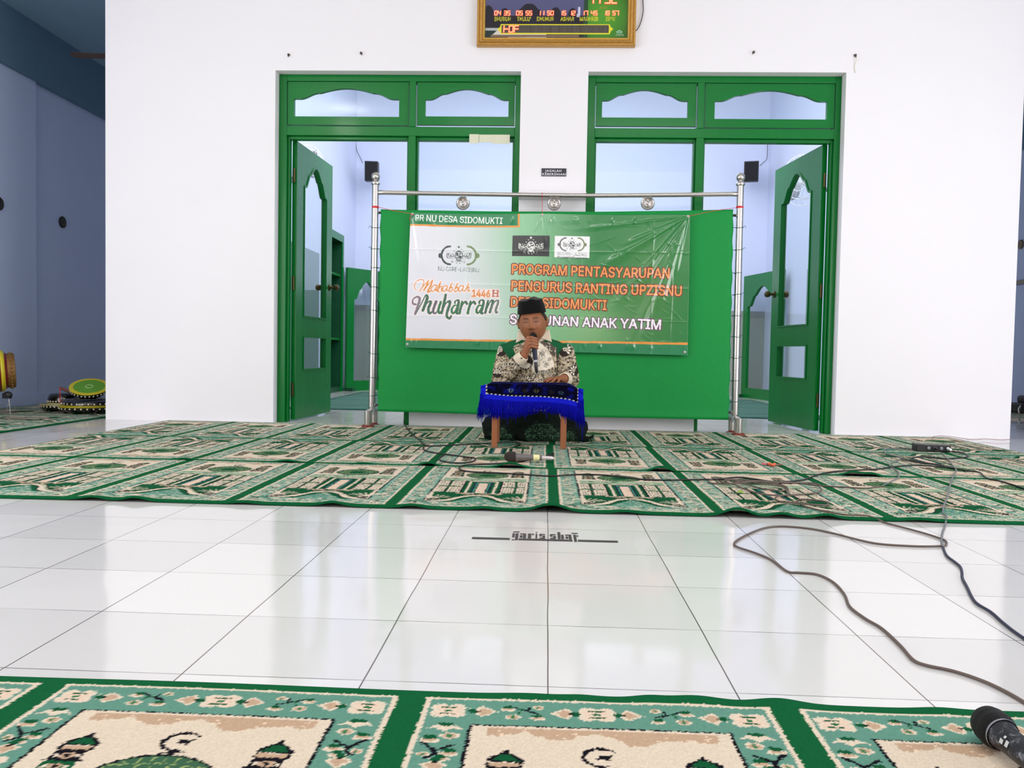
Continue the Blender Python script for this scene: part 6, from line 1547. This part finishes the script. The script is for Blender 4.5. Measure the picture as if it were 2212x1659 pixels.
# power strip / adapter box
bx = FL(2017, 976, .0115); r = thing('power_box', bx, 'black junction box with cables plugged in on the back rug at the right', 'box')
Mx = Matrix.Translation(bx) @ Matrix.Rotation(-.10, 4, 'Z')
MB().box(-.092, .092, -.005, .075, 0, .040, Mx).build('case', mat('black_box_plastic', (9, 10, 13), .4, noise=.1, nscale=50), r, bevel=.005)
MB().box(-.096, -.052, -.007, .077, -.0003, .0415, Mx).build('end_cap', M_black, r, bevel=.004)
for k in range(4):
    MB().lathe([(.009, 0), (.009, .004), (.005, .005)], Mx @ Vector((-.030+.034*k, -.005, .022)), (0, -1, 0), 14).build('socket', M_grey, r, smooth=True, angle=40)
for k in (1, 3): q = MB(); c = Mx @ Vector((-.030+.034*k, -.008, .022)); q.cyl(c, c+Vector((.004, -.03, -.004)), .0085, .0065, 14); q.build('plug', M_white if k == 3 else M_black, r, smooth=True, angle=40)
# scraps on the rugs
w = FL(1668, 1006, .0115); r = thing('sweet_wrapper', w, 'crumpled orange and red sweet wrapper on the middle far rug', 'wrapper'); R = random.Random(8)
for nm, c, ox, oy, s in (('wrapper_end', (196, 40, 60), -.030, .012, .8), ('wrapper_body', (214, 110, 60), 0, 0, 1.0), ('wrapper_flap', (226, 84, 56), -.010, -.030, .7), ('wrapper_foil', (120, 90, 70), .034, -.004, .8)):
    m = MB(); n = 5
    m.add([w+Vector((ox+s*.036*(i/n-.5)+R.uniform(-.003, .003), oy+s*.034*(j/n-.5)+R.uniform(-.003, .003), .002+R.random()*.013*s)) for j in range(n+1) for i in range(n+1)], [(j*(n+1)+i, j*(n+1)+i+1, (j+1)*(n+1)+i+1, (j+1)*(n+1)+i) for j in range(n) for i in range(n)])
    o = m.build(nm, mat(nm+'_foil', c, .3, spec=.7), r); o.modifiers.new('s', 'SOLIDIFY').thickness = .0008
w = FL(1597, 1066, .0115); m = MB(); n = 5
m.add([w+Vector((.022*(i/n-.5)+.006*j/n, .02*(j/n-.5), .002+.006*math.sin(math.pi*i/n)+.004*j/n)) for j in range(n+1) for i in range(n+1)], [(j*(n+1)+i, j*(n+1)+i+1, (j+1)*(n+1)+i+1, (j+1)*(n+1)+i) for j in range(n) for i in range(n)])
o = m.build('green_scrap', mat('yellow_green_scrap', (132, 170, 50), .6), smooth=True); o.modifiers.new('s', 'SOLIDIFY').thickness = .0008; tag(o, 'tiny yellow-green scrap beside the coiled brown cable', 'scrap')

# ------------------------------------------------------------------ drums in the left aisle
M_lacq = mat('black_lacquer', (16, 14, 14), .18, coat=.5); M_yel = mat('yellow_drum_rim', (206, 190, 36), .4); M_skin_g = mat('green_drum_head', (96, 156, 44), .5, noise=.06, nscale=30); M_skin_d = mat('tan_drum_head', (150, 128, 90), .6); M_stud = mat('pale_brass_stud', (226, 214, 180), .3, metal=.6); M_rimt = mat('cream_hoop', (206, 196, 140), .5)
def drum(loc, R_, H, axis, label, head=None, rim=None, group='black studded drums in the left aisle', studs=(.12, .12), name='drum'):
    """bowl-shaped drum standing on loc, axis up, wide skin on top (axis end)"""
    c = Vector(loc); ax = Vector(axis).normalized(); r = thing(name, c, label, 'drum', group)
    b = MB(); b.lathe([(R_*.80, 0), (R_*.88, .01), (R_*.96, H*.35), (R_, H*.62), (R_*1.0, H*.86), (R_*.985, H*.90)], c, ax, 48); b.build('shell', M_lacq, r, smooth=True, angle=50)
    t = MB(); t.lathe([(R_*1.0, H*.89), (R_*1.035, H*.90), (R_*1.035, H*.985), (R_*1.0, H)], c, ax, 48, cap=False); t.build('hoop', rim or M_rimt, r, smooth=True, angle=50)
    k = MB(); k.lathe([(R_*1.0, H*.985), (R_*.6, H*1.004), (.001, H*1.006)], c, ax, 48, cap=False); hd = k.build('drum_head', head or M_skin_d, r, smooth=True)
    if head is M_skin_g:
        e = MB(); e.lathe([(R_*1.005, H*.992), (R_*.82, H*1.012)], c, ax, 48, cap=False); e.build('head_border', M_yel, hd, smooth=True)
        a = ax.orthogonal().normalized(); b2 = ax.cross(a); q = MB()
        q.tube([c+ax*(H*1.012)+(a*math.cos(t)+b2*math.sin(t))*R_*.20*(1 if i % 2 else .9) for i, t in enumerate([2*math.pi*i/28 for i in range(28)])], .0022, 5, True); q.build('head_emblem', mat('pale_ink', (206, 224, 170), .6), hd)
    a = ax.orthogonal().normalized(); b2 = ax.cross(a)
    for hh in studs:
        n = 30
        for i in range(n):
            t = 2*math.pi*i/n; u = a*math.cos(t)+b2*math.sin(t)
            if u.y > .25: continue
            f = hh; rad = R_*(.96+.04*min(1, max(0, (f-.35)/.27))) if f < .62 else R_
            if f < .35: rad = R_*(.88+.08*f/.35)
            s = MB(); p = c+ax*(H*f)+u*rad; s.lathe([(.0072, 0), (.0066, .003), (.004, .0042), (.0, .0045)], p, u, 12, cap=False); s.build('stud', M_stud, r, smooth=True)
    return r
zr = .0112
c1 = FL(176, 893, zr); c1.y += .10
drum((c1.x, c1.y, zr), .205, .054, (0, 0, 1), 'lowest black studded drum of the right stack, beside the wall edge', rim=M_yel, studs=(.68,))
drum((c1.x+.008, c1.y, zr+.1105), .195, .054, (0, 0, -1), 'black studded drum turned over on the lowest drum of the right stack', rim=M_yel, studs=(.68,))
drum((c1.x-.012, c1.y+.035, zr+.150), .136, .056, (.17, -.42, 1), 'small drum with a green and yellow head on top of the right stack', M_skin_g, M_yel, studs=(.62,))
c2 = Vector((PY(130, 890, 6.37).x, 6.37, 0))
drum((c2.x, c2.y, zr), .140, .055, (0, 0, 1), 'lower black studded drum of the left stack behind the bigger drums', studs=(.70,))
drum((c2.x+.03, c2.y, zr+.137), .115, .080, (0, 0, -1), 'black studded drum turned over on top of the left stack', studs=(.74,))
bt = thing('drum_mallet', PY(140, 842, c1.y-.05), 'brown drum mallet leaning on the drums with a red cord', 'mallet')
a_, b_ = PY(131, 838, c1.y-.02), PY(150, 846, c1.y-.02); MB().capsule(a_, b_, .011, .013).build('handle', mat('mallet_wood', (110, 62, 48), .5, noise=.2, nscale=40), bt, smooth=True)
MB().tube(smooth_path([a_+Vector((0, -.012, 0)), PY(130, 852, c1.y-.05), PY(129.5, 862, c1.y-.05), PY(131, 869, c1.y-.05)], 5), .003, 6).build('cord', M_red, bt)
# big red barrel drum cut by the left edge, on a light metal stand
ax = Vector((.80, .55, .06)).normalized(); bc = PY(26, 800, 6.0)-ax*.24; r = thing('barrel_drum', (bc.x, bc.y, .0112), 'large dark red barrel drum with carved gold rim at the far left edge', 'drum')
M_redl = mat('dark_red_lacquer', (104, 18, 18), .3, coat=.3, noise=.25, nscale=10); M_carv = mat('carved_gold', (128, 92, 44), .5, metal=.4, noise=.6, nscale=90, bump=1.0, bscale=120)
b = MB(); b.lathe([(.20, -.15), (.222, -.08), (.225, -.02), (.200, .07), (.140, .19), (.115, .225)], bc, ax, 56); b.build('shell', M_redl, r, smooth=True, angle=50)
g = MB(); g.lathe([(.112, .205), (.128, .21), (.132, .235), (.126, .258), (.105, .262)], bc, ax, 56, cap=False); a = ax.orthogonal().normalized(); b2 = ax.cross(a)
for i in range(30):
    t = 2*math.pi*i/30; g.ball(bc+ax*.235+(a*math.cos(t)+b2*math.sin(t))*.130, .008, 8, 6)
g.build('carved_rim', M_carv, r, smooth=True, angle=60)
h = MB(); h.lathe([(.125, .258), (.06, .264), (.001, .265)], bc, ax, 48, cap=False); h.build('drum_head', M_skin_d, r, smooth=True)
h = MB(); h.lathe([(.152, .168), (.158, .174), (.142, .190), (.130, .200)], bc, ax, 56, cap=False); h.build('yellow_band', M_yel, r, smooth=True)
for q in ((-.16, -.10), (.10, -.14), (.0, .16)):
    foot = Vector((bc.x+q[0], bc.y+q[1], .0112+.008)); MB().tube([Vector((bc.x+q[0]*.6, bc.y+q[1]*.6, .14)), foot+Vector((0, 0, .0))], .010, 10).build('leg', M_steel, r, smooth=True)
MB().tube([Vector((bc.x+.135*math.cos(t), bc.y+.135*math.sin(t), .14)) for t in [2*math.pi*i/24 for i in range(24)]], .010, 8, True).build('stand_ring', M_steel, r, smooth=True)
# little black clip on white wire legs before it
q0 = PY(17, 853, 5.86); r = thing('clip_stand', (q0.x, q0.y, .0112), 'small black clamp on thin white wire legs under the red drum', 'stand')
m = MB(); m.ball(q0, .030, 14, 10, (1.1, .8, .85)); m.box(q0.x-.032, q0.x+.02, q0.y-.02, q0.y+.02, q0.z-.026, q0.z+.012); m.build('clamp', M_black, r, bevel=.004)
M_wire = mat('white_wire', (216, 214, 206), .5)
base = PY(21, 874, 5.86)
for p in ((22, 895), (-8, 882), (12, 890)):
    e = FL(p[0], p[1], .014); MB().tube(smooth_path([base, base.lerp(e, .5)+Vector((0, 0, .01)), e], 5), .0028, 6).build('leg', M_wire, r, smooth=True)
MB().tube([q0+Vector((.004, 0, -.02)), base], .0028, 6).build('stem', M_wire, r, smooth=True)
# ceiling fan in the left aisle
fc = Vector((-3.24, 6.78, 0)); zf = 2.895; r = thing('ceiling_fan', (fc.x, fc.y, 3.25), 'brown ceiling fan blade high in the dim left aisle', 'fan')
m = MB(); m.cyl((fc.x, fc.y, 3.249), (fc.x, fc.y, zf+.05), .012); m.build('down_rod', M_black, r); m = MB(); m.lathe([(.03, .07), (.09, .05), (.10, .0), (.07, -.05), (.02, -.07)], (fc.x, fc.y, zf), n=28); m.build('motor', mat('brown_fan_enamel', (74, 58, 48), .4), r, smooth=True, angle=50)
for k in range(3):
    t = math.radians(187+120*k); d = Vector((math.cos(t), math.sin(t), 0)); n_ = Vector((-d.y, d.x, 0)); m = MB()
    vs = [fc+d*u+n_*w_+Vector((0, 0, zf+.012*(w_/.05))) for u, w_ in ((.12, -.02), (.12, .02), (.30, .034), (.66, .036), (.70, .02), (.70, -.02), (.66, -.036), (.30, -.034))]
    m.add(vs, [tuple(range(8))]); o = m.build('blade', mat('brown_fan_blade', (84, 66, 56), .5), r); o.modifiers.new('s', 'SOLIDIFY').thickness = .006
# round vents on the aisle walls
M_vent = mat('dark_pierced_vent', (30, 28, 26), .6, noise=.5, nscale=120); M_ventl = mat('worn_brass_vent', (110, 96, 76), .5, metal=.4, noise=.4, nscale=70)
def vent(px, py, wallx, sx, R_, label, m=None, ring=None):
    c = PX(px, py, wallx-sx*.001); r = thing('round_wall_vent', c, label, 'vent', 'round vents on the aisle walls'); ax = (-sx, 0, 0)
    q = MB(); q.lathe([(R_*1.0, 0), (R_*1.02, .008), (R_*.9, .014), (R_*.84, .008), (.001, .008)], c, ax, 32); q.build('vent_ring', ring or m or M_vent, r, smooth=True, angle=40)
    for k in range(3):
        q = MB(); rr = R_*(.68-.22*k); q.tube([c+Vector((-sx*.010, rr*math.cos(t), rr*math.sin(t))) for t in [2*math.pi*i/28 for i in range(28)]], .006, 6, True); q.build('vent_rib', m or M_vent, r, smooth=True)
vent(134, 480, -4.455, -1, .052, 'small dark round vent on the recessed left aisle wall')
vent(-3, 440, -4.42, -1, .052, 'small dark round vent on the left aisle wall at the left edge')
vent(2206, 528, 5.0, 1, .050, 'worn round vent on the right aisle wall at the right edge', M_ventl, M_ventl)
c = PX(2204, 610, 4.999); tag(MB().box(4.985, 4.999, c.y-.11, c.y+.06, c.z-.025, c.z+.025).build('wall_plate', M_black, bevel=.004), 'black plate on the right aisle wall below the round vent', 'plate')
# things by the right aisle wall
c = FL(2207, 893, .012); r = thing('floor_bag', (c.x+.12, c.y+.06, .012), 'black bag standing on the green rug at the far right edge', 'bag')
m = MB(); m.box(c.x-.03, c.x+.30, c.y-.06, c.y+.18, .0115, .115); m.build('bag_body', mat('black_nylon', (16, 15, 18), .7, bump=.4, bscale=60), r, bevel=.02, seg=4)
m = MB(); m.box(c.x+.02, c.x+.28, c.y-.02, c.y+.15, .11, .19); m.build('bag_top', mat('black_nylon_top', (20, 18, 24), .7, bump=.4, bscale=60), r, bevel=.03, seg=4)
m = MB(); m.box(c.x+.035, c.x+.075, c.y-.068, c.y-.055, .014, .055); m.build('yellow_tab', M_yel, r, bevel=.003)
m = MB(); m.tube(smooth_path([(c.x-.03, c.y-.03, .09), (c.x-.055, c.y-.04, .06), (c.x-.05, c.y-.04, .014)], 5), .006, 8); m.build('strap', M_wire, r, smooth=True)
